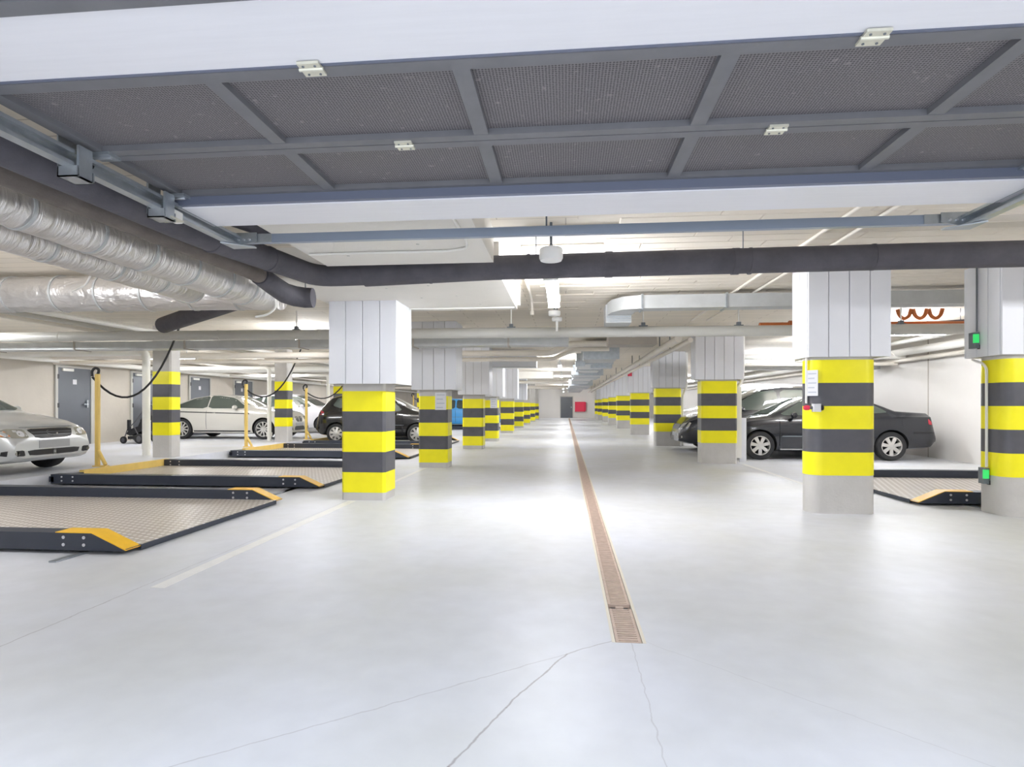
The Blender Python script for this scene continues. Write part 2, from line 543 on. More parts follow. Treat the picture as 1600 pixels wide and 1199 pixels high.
# ------------------------------------------------------------------ pillars
def pillar(x0, x1, y0, y1, base, band, clad=None, ztop=ZC, zf=0.0, label='', group=None, name='parking_pillar', rad=.03):
    cx, cy = (x0 + x1) / 2, (y0 + y1) / 2
    t = thing(name, label, 'pillar', (cx, cy, zf), 0, group)
    def R(a, b, c, d, z0, z1, bev, nm, mt):
        return MB().rbox(a - cx, b - cx, c - cy, d - cy, z0 - zf, z1 - zf, bev).build(nm, mt, t)
    R(x0, x1, y0, y1, zf, ztop, rad, 'shaft', 'concrete_pillar')
    e = .004
    for k in range(5):
        z = zf + base + band * k
        R(x0 - e, x1 + e, y0 - e, y1 + e, z, z + band, rad + .004, 'yellow_band' if k % 2 == 0 else 'black_band', 'yellow_paint' if k % 2 == 0 else 'black_paint')
    if clad:
        (a, b, c, d, z0, z1) = clad
        th = .03
        R(a + th, b - th, c + th, d - th, z0 + .01, z1, .01, 'cladding_core', 'tan_duct')
        n = max(3, round((b - a) / .205))
        w = (b - a) / n
        for i in range(n):
            R(a + w * i + .004, a + w * (i + 1) - .004, c, c + th, z0, z1, .003, 'board', 'white_board')
            R(a + w * i + .004, a + w * (i + 1) - .004, d - th, d, z0, z1, .003, 'board', 'white_board')
        n2 = max(2, round((d - c - 2 * th) / .205)); w2 = (d - c - 2 * th) / n2
        for i in range(n2):
            R(a, a + th, c + th + w2 * i + .004, c + th + w2 * (i + 1) - .004, z0, z1, .003, 'board', 'white_board')
            R(b - th, b, c + th + w2 * i + .004, c + th + w2 * (i + 1) - .004, z0, z1, .003, 'board', 'white_board')
    return t

LY = [7.17, 11.07, 15.9, 19.4, 25.3, 31.1, 37.0, 43.0, 49.0]
LL = ['yellow and black striped pillar with white boarded head at the corner by the wide tread-plate pallet',
      'striped pillar carrying a pale notice, boarded head, second along the pallets from the gate',
      'striped pillar with pinkish white boarded head, between the pillars with pasted notices',
      'striped pillar with pale notice high on its yellow band, fourth along the pallets from the gate']
for i, y in enumerate(LY):
    far = 'small striped pillar far along the pallet side of the aisle'
    pillar(-2.87, -2.30, y, y + .46, .10, .26,
           clad=(-2.98, -2.10, y - .15, y + .55, 1.49 if i == 0 else 1.52, DZ if i == 0 else ZC) if i < 6 else None,
           ztop=DZ if i == 0 else ZC,
           label=LL[i] if i < 4 else far, group=None if i < 4 else 'far striped pillars on the pallet side')
RY = [6.77, 12.4, 17.7, 24.3, 31.0, 36.9, 43.0, 49.0, 54.0]
RL = ['yellow and black striped pillar with white sign and red-tipped switch on its edge, in front of the dark sedan',
      'striped pillar with white boxed pipe down its side, at the nose of the dark sedan',
      'striped pillar with white pipe bending beside it, next to the nose of the dark van',
      'striped pillar with tall bare concrete foot, one along from the dark van towards the red cabinet']
for i, y in enumerate(RY):
    far = 'small striped pillar far along the parked van side of the aisle'
    pillar((2.74, 2.84, 2.70)[min(i, 2)], (3.47, 3.56, 3.45)[min(i, 2)], y, y + (.32 if i == 0 else .40), .43, .26, rad=.14 if i == 0 else .03,
           clad=((2.70, 2.70, 2.60)[min(i, 2)], (3.58, 3.68, 3.58)[min(i, 2)], y - .05, y + .42, 1.76, ZC) if i < 8 else None,
           label=RL[i] if i < 4 else far, group=None if i < 4 else 'far striped pillars on the van side')
pillar(4.77, 5.45, 6.76, 7.2, .43, .26, rad=.12, clad=(4.70, 5.6, 6.70, 7.30, 1.77, ZC),
       label='striped pillar with two green sensor boxes joined by a thin white conduit', name='parking_pillar')
BY = [11.0, 15.95, 20.2, 26, 32]
BL = ['slim striped concrete pillar beside the stroller, without boarded head', 'slim striped pillar in front of the nose of the white coupe',
      'slim striped pillar behind the tail of the black hatchback', 'slim striped pillar in the bays past the black hatchback', 'slim striped pillar in the bays past the black hatchback']
for i, y in enumerate(BY):
    pillar(-8.40, -7.99, y, y + .32, .45, .26, zf=EB, label=BL[i], group='slim pillars past the hatchback' if i > 2 else None)

# notices on pillars
def notice(x, y, z, w, h, label, n=4, lines=True):
    t = thing('pillar_notice', label, 'sign', (x, y, z))
    MB().box(-w / 2, w / 2, -.006, 0, -h / 2, h / 2).build('sheet', 'paper_white', t)
    if lines:
        for i in range(n):
            zz = h * .36 - i * h * .72 / (n - 1)
            MB().box(-w * .36, w * (.36 if i % 2 == 0 else .2), -.008, -.006, zz - h * .025, zz + h * .025).build('print_line', 'paper_print', t)
    return t
notice(-2.43, 11.065, 1.30, .22, .34, 'pale paper notice pasted on the second striped pillar from the gate')
notice(-2.43, 19.395, 1.30, .24, .34, 'pale paper notice pasted on the fourth striped pillar from the gate')
notice(2.775, 6.797, 1.47, .12, .29, 'narrow white sign screwed to the striped pillar before the dark sedan', 5).rotation_euler.z = -.72
sw = thing('emergency_switch', 'red-tipped switch box on the edge of the striped pillar before the sedan', 'switch', (2.77, 6.765, 1.19))
MB().rbox(-.01, .08, -.03, .026, -.045, .045, .01).build('box', 'paper_white', sw)
MB().tube([(-.01, 0, 0), (-.045, 0, 0)], .018, 10).build('collar', 'device_grey', sw)
MB().lathe([(0, -.105), (.022, -.10), (.03, -.08), (.028, -.045), (0, -.045)], axis='x', seg=14).build('red_button', 'red_box', sw)
MB().tube([(.085, -.012, 0), (.10, -.012, 0)], .03, 12).build('cable_gland', 'dark_plastic', sw)
tag(MB().tube([(2.725, 6.84, 1.76), (2.725, 6.84, 1.24)], .012, 8).build('conduit', 'white_pvc'), 'thin white conduit dropping to the red-tipped switch', 'conduit')
# sensors on the right pillar
for (x, y, z, lb, nm) in ((4.688, 7.08, 1.96, 'green-lit sensor box at the boarded head of the pillar', 'sensor_box'),
                       (4.752, 7.02, .42, 'green-lit sensor box low on the striped pillar by the right pallet', 'sensor_box')):
    t = thing(nm, lb, 'sensor', (x, y, z))
    MB().rbox(-.05, .012, -.055, .055, -.09, .09, .012).build('housing', 'device_grey', t)
    MB().rbox(-.056, 0, -.062, -.03, -.03, .07, .006).build('green_lens', 'green_led', t)
    MB().box(.0, .05, -.05, -.02, -.10, -.05).build('bracket', 'dark_plastic', t)
tag(MB().tube(fillet([(4.74, 7.22, 1.75), (4.74, 7.05, 1.70), (4.742, 6.99, 1.64), (4.742, 6.99, .52)], .04), .014, 8).build('sensor_conduit', 'white_pvc'),
    'thin white conduit running down the striped pillar between two green sensors', 'conduit')
tag(MB().tube([(4.685, 7.06, 2.83), (4.685, 7.06, 2.06)], .009, 8).build('sensor_cable', 'device_grey'),
    'thin grey cable running up the boarded pillar head above the green sensor', 'cable')
# boxed pipes at right pillars
bx_ = thing('pipe_casing', 'white boxed pipe casing at the side of the second striped pillar, by the sedan nose', 'pipe', (3.64, 12.62, 0))
MB().box(-.06, .06, -.05, .10, .1, 1.62).build('casing', 'white_pvc', bx_)
MB().tube(fillet([(-.01, .02, 1.6), (.08, .02, 1.72), (.11, .02, 1.95), (.11, .02, 2.83)], .08), .035, 10).build('pipe', 'white_pvc', bx_)
tag(MB().tube(fillet([(3.54, 17.95, .0), (3.54, 17.95, 1.5), (3.66, 17.95, 1.8), (3.66, 17.95, 2.83)], .1), .035, 10).build('down_pipe', 'white_pvc'),
    'white pipe with a bend at the side of the striped pillar by the dark van', 'pipe')
tag(MB().box(3.72, 3.86, 12.78, 12.82, .0, .95).build('guard_panel', 'white_board'), 'pale upright panel between the boxed pipe and the sedan wheel', 'panel')

# ------------------------------------------------------------------ sectional gate overhead
gate = thing('sectional_gate', 'raised sectional gate with dark mesh panels and white end panels overhead', 'gate', (.05, 2.6, 2.46))
GO = Vector((.05, 2.6, 2.46))
def gb(x0, x1, y0, y1, z0, z1, nm, mt, par=None):
    return MB().box(x0 - GO.x, x1 - GO.x, y0 - GO.y, y1 - GO.y, z0 - GO.z, z1 - GO.z).build(nm, mt, par or gate)
GX0, GX1 = -2.30, 2.42
gb(GX0, GX1, 1.66, 2.005, 2.45, 2.50, 'white_panel', 'gate_white')
gb(GX0, GX1, 1.60, 1.66, 2.44, 2.52, 'edge_seal', 'gate_frame')
gb(GX0, GX1, 1.52, 1.585, 2.445, 2.5, 'edge_seal', 'galvanised')
gb(GX0, GX1, 2.006, 2.018, 2.447, 2.5, 'joint_strip', 'gate_daylit')
for (y0, y1, ra, rb) in ((2.02, 2.645, .062, .052), (2.652, 3.20, .052, .03)):
    gb(GX0, GX1, y0, y0 + ra, 2.445, 2.485, 'rail', 'gate_frame')
    gb(GX0, GX1, y1 - rb, y1, 2.445, 2.485, 'rail', 'gate_frame')
    xs = [-2.30, -1.375, -.415, .545, 1.525, 2.42 - .066]
    for i, x in enumerate(xs):
        gb(x, x + .066, y0 + ra, y1 - rb, 2.447, 2.484, 'stile', 'gate_frame')
        if i < len(xs) - 1:
            gb(x + .066, xs[i + 1], y0 + ra, y1 - rb, 2.474, 2.480, 'mesh_panel', 'perforated')
gb(GX0, GX1, 3.20, 3.235, 2.398, 2.49, 'front_rail', 'gate_daylit')
gb(GX0, GX1 + .1, 3.235, 3.58, 2.39, 2.44, 'white_panel', 'gate_white')
gb(GX0, GX1 + .1, 3.58, 3.60, 2.40, 2.445, 'edge_seal', 'gate_frame')
for (hx, hy) in ((-.92, 2.015), (1.02, 2.015), (-.755, 2.65), (.93, 2.65)):
    hg = gb(hx - .04, hx + .04, hy - .035, hy + .045, 2.436, 2.446, 'hinge', 'hinge_metal')
    MB().tube([(hx - GO.x - .045, hy - GO.y, 2.436 - GO.z), (hx - GO.x + .045, hy - GO.y, 2.436 - GO.z)], .007, 8).build('knuckle', 'hinge_metal', hg)
    for sx in (-.022, .022):
        for sy in (-.02, .03):
            MB().tube([(hx - GO.x + sx, hy - GO.y + sy, 2.433 - GO.z), (hx - GO.x + sx, hy - GO.y + sy, 2.437 - GO.z)], .005, 6).build('rivet', 'device_grey', hg)
# roller brackets at the gate's ends
for (yy) in (2.62, 3.17):
    for sgn, gx in ((1, GX0), (-1, GX1)):
        br = gb(min(gx, gx + sgn * .10), max(gx, gx + sgn * .10), yy - .03, yy + .05, 2.43, 2.445, 'roller_bracket', 'galvanised')
        MB().tube([(gx - GO.x + sgn * .09, yy - GO.y, 2.425 - GO.z), (gx - GO.x - sgn * .07, yy - GO.y, 2.425 - GO.z)], .008, 8).build('roller_axle', 'bolt_metal', br)
        MB().tube([(gx - GO.x - sgn * .02, yy - GO.y, 2.40 - GO.z), (gx - GO.x - sgn * .045, yy - GO.y, 2.40 - GO.z)], .024, 12).build('roller', 'dark_plastic', br)

def track(x, sgn, label):
    """C-profile with the mouth towards the gate (sgn=+1: mouth to +x)"""
    t = thing('gate_track', label, 'track', (x, 2.4, 2.33))
    P_ = [(0, 0), (.055, 0), (.055, .018), (.05, .018), (.05, .006), (.006, .006), (.006, .07), (.05, .07), (.05, .058), (.055, .058), (.055, .076), (0, .076)]
    P_ = [(sgn * a, b) for a, b in P_]
    MB().prism(P_, 1.25 - 2.4, 3.86 - 2.4, 'y').build('channel', 'galvanised', t)
    for yb in ((2.47, 3.05) if sgn > 0 else (2.5, 3.1)):
        bk = MB()
        yy = yb - 2.4
        a0, a1 = sorted((-sgn * .025, sgn * .075))
        bk.box(a0, a1, yy, yy + .10, -.05, -.044)
        bk.box(a0, a1, yy, yy + .006, -.05, .0)
        bk.box(a0, a1, yy + .094, yy + .10, -.05, .0)
        a0, a1 = sorted((-sgn * .025, -sgn * .019))
        bk.box(a0, a1, yy, yy + .10, -.05, .49)
        a0, a1 = sorted((-sgn * .045, -sgn * .02))
        bk.box(a0, a1, yy + .02, yy + .026, -.02, .49); bk.box(a0, a1, yy + .074, yy + .08, -.02, .49)
        a0, a1 = sorted((sgn * .062, sgn * .075))
        bk.box(a0, a1, yy + .012, yy + .088, -.05, .10)
        bk.build('hanger_bracket', 'galvanised', t)
    # end corner plate
    cpl = [(0, 0), (sgn * .17, .04), (sgn * .17, .10), (0, .10)]
    MB().prism(cpl, 1.455, 1.462, 'y').build('corner_plate', 'galvanised', t)
    pl = [(0, 1.30), (sgn * .17, 1.43), (sgn * .17, 1.46), (0, 1.46)]
    MB().prism(pl, -.012, -.004, 'z').build('corner_gusset', 'galvanised', t)
    for k in range(3):
        MB().tube([(sgn * (.04 + .04 * k), 1.445, .05), (sgn * (.04 + .04 * k), 1.455, .05)], .008, 8).build('bolt', 'bolt_metal', t)
    return t
tl = track(-2.33, 1, 'galvanised gate track above the black insulated pipes')
tr = track(2.52, -1, 'galvanised gate track on the side away from the foil ducts')
MB().box(-.03, .09, .70, .80, -.035, -.028).build('limit_plate', 'hinge_metal', tl)
MB().rbox(.01, .06, .72, .84, -.03, .03, .008).build('limit_switch', 'white_pvc', tl)
cb = thing('gate_cross_bar', 'galvanised cross bar joining the two gate tracks', 'bar', (.05, 3.88, 2.365))
MB().prism([(0, 0), (.04, 0), (.04, .006), (.006, .006), (.006, .054), (.04, .054), (.04, .06), (0, .06)], -2.33, 2.42, 'x').build('channel', 'bar_steel', cb)
for x in (-2.2, 2.3):
    MB().box(x - .09, x + .09, -.008, 0, .0, .06).build('end_plate', 'galvanised', cb)
MB().tube([(-.18, .02, .06), (-.18, .02, .475)], .006, 6).build('hanger_rod', 'device_grey', cb)

# ------------------------------------------------------------------ pipes and ducts
def pipe(name, pts, r, m, label, cat='pipe', group=None, seg=16, fil=None, rings=None, ring_m=None):
    pts = fillet(pts, fil) if fil else pts
    if rings is None:
        return tag(MB().tube(pts, r, seg).build(name, m), label, cat, group)
    t = thing(name, label, cat, tuple(pts[0]), 0, group)
    o = Vector(pts[0])
    MB().tube([Vector(p) - o for p in pts], r, seg).build('tube', m, t)
    for (p, d, w, rr) in rings:
        p = Vector(p) - o; d = Vector(d).normalized() * w / 2
        MB().tube([p - d, p + d], rr, seg).build('joint_ring', ring_m or m, t)
    return t

# black insulated cross pipe with its long elbow towards the gate
pipe('insulated_pipe', [(-1.95, 5.455, 2.49), (-.7, 5.46, 2.53), (3.0, 5.46, 2.55), (7.9, 5.46, 2.55)], .115, 'black_foam',
     'black insulated pipe crossing the aisle under the boarded ceiling', seg=20,
     rings=[((-.35, 5.46, 2.535), (1, 0, 0), .03, .119), ((.4, 5.46, 2.537), (1, 0, 0), .07, .121), ((1.55, 5.46, 2.54), (1, 0, 0), .06, .121), ((1.68, 5.46, 2.54), (1, 0, 0), .02, .122),
            ((2.75, 5.46, 2.55), (1, 0, 0), .02, .119), ((-1.3, 5.46, 2.51), (1, 0, 0), .02, .118)])
pipe('insulated_pipe', [(-2.63, 1.25, 2.43), (-2.60, 3.9, 2.44), (-2.40, 5.40, 2.47), (-1.96, 5.455, 2.488)], .10, 'black_foam',
     'black insulated pipe with an elbow, running beside the gate track', fil=.35, seg=20,
     rings=[((-2.585, 4.0, 2.44), (.1, 1, 0), .03, .106), ((-2.50, 4.65, 2.455), (.13, 1, 0), .03, .106)])
pipe('insulated_pipe', [(-2.95, 1.25, 2.44), (-2.94, 3.0, 2.45), (-2.84, 4.9, 2.44), (-2.83, 5.10, 2.43)], .078, 'brown_foam',
     'brownish insulated pipe running between the foil duct and the black pipe', seg=18)
pipe('insulated_pipe', [(-2.83, 5.105, 2.43), (-2.83, 5.35, 2.385), (-2.81, 5.55, 2.345), (-2.76, 5.67, 2.335), (-2.68, 5.73, 2.33), (-2.6, 5.74, 2.33)], [.092, .095, .1, .1, .1, .1], 'black_foam',
     'short black insulated pipe with a rounded end under the cross pipe', seg=18, rings=[])
MB().tube([(.15, .625, -.05), (.15, .625, DZ - 2.432)], .006, 6).build('hanger', 'device_grey', bpy.data.objects['insulated_pipe.003'])
pipe('insulated_pipe', [(-2.60, 3.7, 2.62), (-2.44, 4.75, 2.68), (-2.42, 4.8, 2.83)], .065, 'black_foam',
     'thin black insulated pipe rising into the ceiling beside the gate track', fil=.1, seg=14)
for i, (x, y) in enumerate(((-.28, 5.46), (1.62, 5.46))):
    tag(MB().tube([(x, y, 2.65), (x, y, ZC)], .005, 6).build('hanger_rod', 'device_grey'), ('thin rod holding the black cross pipe beside the round white device', 'thin rod holding the black cross pipe in front of the long ceiling conduits')[i], 'rod')
pipe('insulated_pipe', [(-4.55, 7.65, 2.69), (-6.55, 8.85, 2.53)], .13, 'black_foam',
     'short black insulated pipe slanting under the ceiling past the foil duct', seg=16)

# foil ducts along the gate side
def foil_duct(pts, r, label, nrings, fil=.3):
    pts = fillet(pts, fil)
    o = pts[0].copy()
    t = thing('foil_duct', label, 'duct', tuple(o))
    # resample with slight radius wobble
    res = []
    for a, b in zip(pts[:-1], pts[1:]):
        n = max(1, int((b - a).length / .08))
        res += [a.lerp(b, k / n) for k in range(n)]
    res.append(pts[-1])
    r0_, r1_ = r if isinstance(r, tuple) else (r, r)
    rs = [(r0_ + (r1_ - r0_) * min(1, k / len(res) * 1.15)) * (1 + random.uniform(-.02, .02)) for k in range(len(res))]
    MB().tube([p - o for p in res], rs, 24).build('foil_wrap', 'foil', t)
    for k in range(nrings):
        i = int((k + .7) / (nrings + .4) * (len(res) - 2)) + 1
        i = min(max(i, 1), len(res) - 2)
        d = (res[i + 1] - res[i - 1]).normalized() * .012
        MB().tube([res[i] - o - d, res[i] - o + d], rs[i] * 1.03 + .002, 24).build('strap', 'galv_flat', t)
    return t
foil_duct([(-3.3, 1.25, 2.40), (-3.3, 3.0, 2.41), (-3.3, 6.0, 2.44)], (.085, .19), 'silver foil duct ending with a loose strap beside the black pipe stub', 9)
foil_duct([(-3.72, 1.25, 2.36), (-3.73, 3.5, 2.37), (-3.80, 5.3, 2.42), (-3.95, 5.75, 2.46), (-4.2, 6.0, 2.5)], (.09, .16), 'lower silver foil duct bending into the crossing foil duct', 7)
foil_duct([(-3.35, 6.5, 2.56), (-9.5, 6.5, 2.6)], .215, 'dull foil duct crossing behind the two silver ducts', 10)
tag(MB().tube(fillet([(-3.14, 5.95, 2.42), (-3.12, 5.98, 2.28), (-3.22, 5.98, 2.2), (-3.36, 5.98, 2.18)], .07), .012, 6).build('loose_strap', 'white_pvc'),
    'loose pale strap dangling from the end of the silver foil duct', 'strap')
tag(MB().tube(fillet([(-3.84, 4.35, 2.30), (-3.90, 4.36, 2.2), (-4.02, 4.36, 2.15)], .05), .008, 6).build('loose_strap', 'white_pvc'),
    'loose pale strap dangling under the lower silver foil duct', 'strap')

# crossing pipes
pipe('cross_pipe', [(XL, 9.5, 2.46), (-2, 9.5, 2.425), (XR, 9.5, 2.39)], .085, 'grey_pipe', 'thick pale grey pipe crossing the whole garage behind the first pillars', seg=20,
     rings=[((x, 9.5, 2.425 - (x + 2) * .003), (1, 0, 0), .05, .09) for x in (-9, -6, -4.2, -1, 1.1, 3.8, 6.5)])
t_ = None
t = thing('cable_duct', 'flat grey metal duct crossing under the ceiling behind the pale grey pipe', 'duct', (-6, 10.2, 2.34))
MB().box(-6.9, 6.05, -.18, .18, -.07, .07).build('body', 'galv_flat', t)
for x in (-5, -3.2, -1, 1.2, 3.3, 5.0):
    MB().box(x - .015, x + .015, -.195, .195, -.085, .085).build('flange', 'tan_duct', t)
pipe('jog_pipe', [(-12.9, 13.2, 2.42), (-.35, 13.2, 2.42), (.1, 13.2, 2.62), (1.0, 13.2, 2.62)], .07, 'beige_pipe', 'beige pipe with a slanting jog crossing the aisle ceiling', fil=.08)
pipe('jog_pipe', [(-12.9, 13.45, 2.30), (-.30, 13.45, 2.30), (.2, 13.45, 2.52), (1.0, 13.45, 2.52)], .05, 'beige_pipe', 'thinner beige pipe just below and behind the jogged pipe', fil=.08)
t = thing('boxed_duct', 'white boxed duct crossing from the fourth pallet-side pillar to the aisle lamps', 'duct', (-1.9, 17, 2.48))
MB().box(-1.3, 1.05, -.35, .35, -.14, .355).build('body', 'white_board', t)
MB().box(-1.3, 1.05, -.37, -.35, -.16, -.14).build('lower_lip', 'galv_flat', t)
pipe('beige_cross_pipe', [(-12.9, 29, 2.40), (-.1, 29, 2.40), (.1, 29, 2.52)], .08, 'beige_pipe', 'beige pipe crossing the far aisle above the small striped pillars', fil=.1)
pipe('beige_cross_pipe', [(-12.9, 36, 2.36), (.05, 36, 2.36)], .09, 'beige_pipe', 'second beige pipe crossing the far aisle, nearer the grey end door', fil=.1)
MBt = MB().box(-12.9, -.6, 27.6, 28.3, 2.52, ZC)
tag(MBt.build('ceiling_beam', 'drop_white'), 'pale beam under the far ceiling in front of the beige cross pipes', 'beam')
tag(MB().rbox(2.55, 2.72, 24.1, 24.2, 2.43, 2.62, .02).build('alarm_box', 'red_box'), 'tiny red alarm box on the boarded head of the fourth van-side pillar', 'alarm')
# galvanised duct: crosses from the right wall, turns and runs down the aisle
t = thing('ventilation_duct', 'galvanised rectangular duct crossing from the right wall and turning down the aisle', 'duct', (0, 0, 0))
MB().box(1.05, XR, 8.15, 8.42, 2.57, 2.755).build('cross_run', 'galv_flat', t)
el = [(.62, 8.75), (.66, 8.48), (.8, 8.25), (1.05, 8.15), (1.05, 8.42), (1.0, 8.48), (.98, 8.75)]
MB().prism(el, 2.57, 2.755).build('elbow', 'galv_flat', t)
MB().box(.60, .98, 8.76, 9.2, 2.46, 2.74).build('drop_collar', 'galv_flat', t)
for z in (2.48, 2.51, 2.54):
    MB().box(.61, .97, 8.745, 8.76, z, z + .015).build('louvre', 'galvanised', t)
for x in (1.06, 2.2, 4.0, 5.6, 7.2):
    MB().box(x - .015, x + .015, 8.135, 8.435, 2.555, 2.77).build('flange', 'galvanised', t)
t2 = thing('ventilation_duct', 'galvanised duct with stepped sections running down the aisle ceiling to the far wall', 'duct', (0, 0, 0))
segs = [(.45, 1.25, 14.0, 17.5, 2.36, 2.72), (.35, 1.15, 17.5, 21.5, 2.42, 2.76), (.3, 1.35, 21.5, 26, 2.36, 2.7), (.3, 1.2, 26, 33, 2.44, 2.76), (.2, 1.5, 33, 42, 2.38, 2.7), (.2, 1.3, 42, 54, 2.42, 2.74)]
for (a, b, c, d, e, f_) in segs:
    MB().box(a, b, c, d, e, f_).build('section', 'galv_flat', t2)
    for y in (c, (c + d) / 2):
        MB().box(a - .03, b + .03, y - .02, y + .02, e - .03, f_ + .03).build('flange', 'galvanised', t2)
for (a, b, c, e) in ((.25, .5, 15.2, 2.25), (.2, .45, 20.5, 2.3), (.7, 1.3, 16.4, 2.28)):
    MB().box(a, b, c, c + .5, e, e + .14).build('branch', 'galvanised', t2)
tag(MB().box(.9, 1.9, 12.3, 12.9, 2.5, ZC).build('ceiling_box', 'tan_duct'), 'flat taupe box under the ceiling beside the slanting long pipes', 'box')
# long pipes along the aisle
for (x, z, r, m, lb) in ((2.15, 2.50, .07, 'beige_pipe', 'beige long pipe on the van side of the aisle, beside the galvanised duct'),
                     (2.38, 2.47, .05, 'beige_pipe', 'thinner beige long pipe next to the striped pillars of the van side')):
    lp = pipe('long_pipe', [(x, 11.3, z), (x, 55, z)], r, m, lb, rings=[])
    for yy in (13.5, 19, 25, 31, 37, 43, 49):
        MB().box(-.01, .01, yy - 11.3, yy - 11.27, 0, ZC - z).build('hanger', 'device_grey', lp)
for (x, lb) in ((2.33, 'thin pale conduit on the boarded ceiling, inner of a pair towards the pillar head'), (2.62, 'thin pale conduit on the boarded ceiling, outer of a pair towards the pillar head')):
    pipe('ceiling_conduit', [(x, 3.0, 2.80), (x, 11, 2.80)], .017, 'beige_pipe', lb, 'conduit', seg=8)
pipe('panel_conduit', [(-2.2, 4.78, DZ - .012), (-.98, 4.78, DZ - .012), (-.82, 4.72, DZ - .012), (-.78, 4.5, DZ - .012), (-.78, 3.7, DZ - .012)], .011, 'white_pvc', 'thin white conduit curving over the dropped white panel', 'conduit', fil=.12, seg=8)
pipe('panel_conduit', [(-2.1, 7.6, DZ - .012), (-.68, 7.6, DZ - .012)], .009, 'white_pvc', 'thin white conduit along the rear of the dropped white panel', 'conduit', seg=8)
pipe('sprinkler_drop', [(-.5, 6.2, 2.80), (-.5, 8.2, 2.80), (-.5, 8.6, 2.78), (-.5, 8.6, 2.6)], .018, 'beige_pipe', 'thin beige pipe with a small nozzle beside the dropped panel', fil=.06, seg=8,
     rings=[((-.5, 8.6, 2.6), (0, 0, 1), .06, .03)])
# left bay pipes
for i, (x, z, r) in enumerate(((-12.75, 2.36, .07), (-12.45, 2.50, .045), (-12.2, 2.62, .04))):
    pipe('wall_pipe', [(x, 1.3, z), (x, 56, z)], r, ('white_pvc', 'beige_pipe', 'beige_pipe')[i],
         ('thick white pipe running along the wall above the grey doors', 'beige pipe beside the white pipe above the grey doors', 'thin beige pipe highest above the grey doors')[i])
for i, (x, z) in enumerate(((-7.7, 2.60), (-8.3, 2.62), (-9.0, 2.66))):
    pipe('bay_pipe', [(x, 6.9, z), (x, 55, z)], .045, ('white_pvc', 'grey_pipe', 'beige_pipe')[i],
         ('white pipe along the bay ceiling over the pallet ends', 'grey pipe along the bay ceiling next to the white one', 'beige pipe along the bay ceiling over the parked cars')[i])
for i, y in enumerate((11.42, 16.5, 20.8)):
    pipe('down_pipe', [(XL + .02, y, 2.34), (-8.84, y, 2.34), (-8.84, y, EB)], .075 if i == 0 else .06, 'white_pvc',
         ('white pipe turning down beside the slim pillar near the stroller', 'white pipe turning down beside the slim pillar at the white coupe',
          'white pipe turning down beside the slim pillar behind the black hatchback')[i], fil=.12,
         rings=[((-8.84, y, .35), (0, 0, 1), .12, .085)])
pipe('bay_beam_pipe', [(-12.9, 18.5, 2.42), (-3.0, 18.5, 2.42)], .1, 'white_pvc', 'white pipe crossing the bay ceiling above the white coupe')
# right bay
for i, (x, z, r, m) in enumerate(((8.2, 2.52, .09, 'white_pvc'), (8.32, 2.34, .05, 'beige_pipe'), (7.6, 2.66, .05, 'grey_pipe'))):
    pipe('wall_pipe', [(x, 6.4, z), (x, 56.9, z)], r, m, ('thick white pipe along the white wall above the dark sedan', 'thin beige pipe low on the white wall above the sedan boot', 'grey pipe under the ceiling beside the white wall')[i])
pipe('orange_pipe', [(3.2, 9.9, 2.545), (8.4, 9.9, 2.52)], .048, 'copper_orange', 'straight orange copper pipe lying over the pale grey cross pipe', seg=12,
     rings=[((3.75, 9.9, 2.545), (1, 0, 0), .16, .075)])
for k in range(3):
    x = 5.30 + k * .235
    pts = [(x, 9.78, 2.76), (x + .03, 9.78, 2.65), (x + .105, 9.78, 2.60), (x + .18, 9.78, 2.65), (x + .21, 9.78, 2.76)]
    tag(MB().tube(fillet(pts, .06), .03, 10).build('copper_loop', 'copper_orange'), 'sagging orange copper loop above the straight orange pipe', 'pipe', 'orange copper loops')
ip = pipe('insulated_pipe', [(5.9, 10.1, 2.56), (7.2, 10.4, 2.66)], .04, 'black_foam', 'thin black insulated pipe beyond the orange copper loops', seg=10, rings=[])
MB().tube([(.65, .15, .05), (.65, .15, .279)], .006, 6).build('hanger', 'device_grey', ip)
for (x, y, z, lb) in ((1.25, 9.5, 2.5, 'white hanger rod on the grey cross pipe beside the galvanised duct elbow'), (2.75, 9.5, 2.49, 'white hanger rod on the grey cross pipe at the end of the orange pipe'), (-.9, 9.5, 2.505, 'white hanger rod on the grey cross pipe behind the dropped panel'),
                      (5.2, 9.5, 2.48, 'white hanger rod on the grey cross pipe below the copper loops'), (-4.6, 9.5, 2.515, 'white hanger rod on the grey cross pipe near the slanting black pipe')):
    t = thing('pipe_hanger', lb, 'hanger', (x, y, z))
    MB().tube([(0, 0, 0), (0, 0, ZC - z)], .011, 8).build('rod', 'white_pvc', t)
    MB().box(-.03, .03, -.03, .03, -.01, .06).build('clamp', 'device_grey', t)
    MB().box(-.07, .07, -.02, .02, .0, .015).build('saddle', 'device_grey', t)
pipe('bay_pipe', [(3.7, 15.2, 2.45), (8.4, 15.2, 2.45)], .08, 'white_pvc', 'white pipe crossing the bay ceiling over the dark van')
pipe('bay_pipe', [(3.7, 15.5, 2.28), (8.4, 15.5, 2.28)], .05, 'beige_pipe', 'beige pipe just below the white one over the dark van')
tag(MB().box(4.2, 8.4, 16.3, 16.7, 2.2, 2.3).build('cable_tray', 'galv_flat'), 'galvanised cable tray crossing the bay behind the dark van', 'tray')

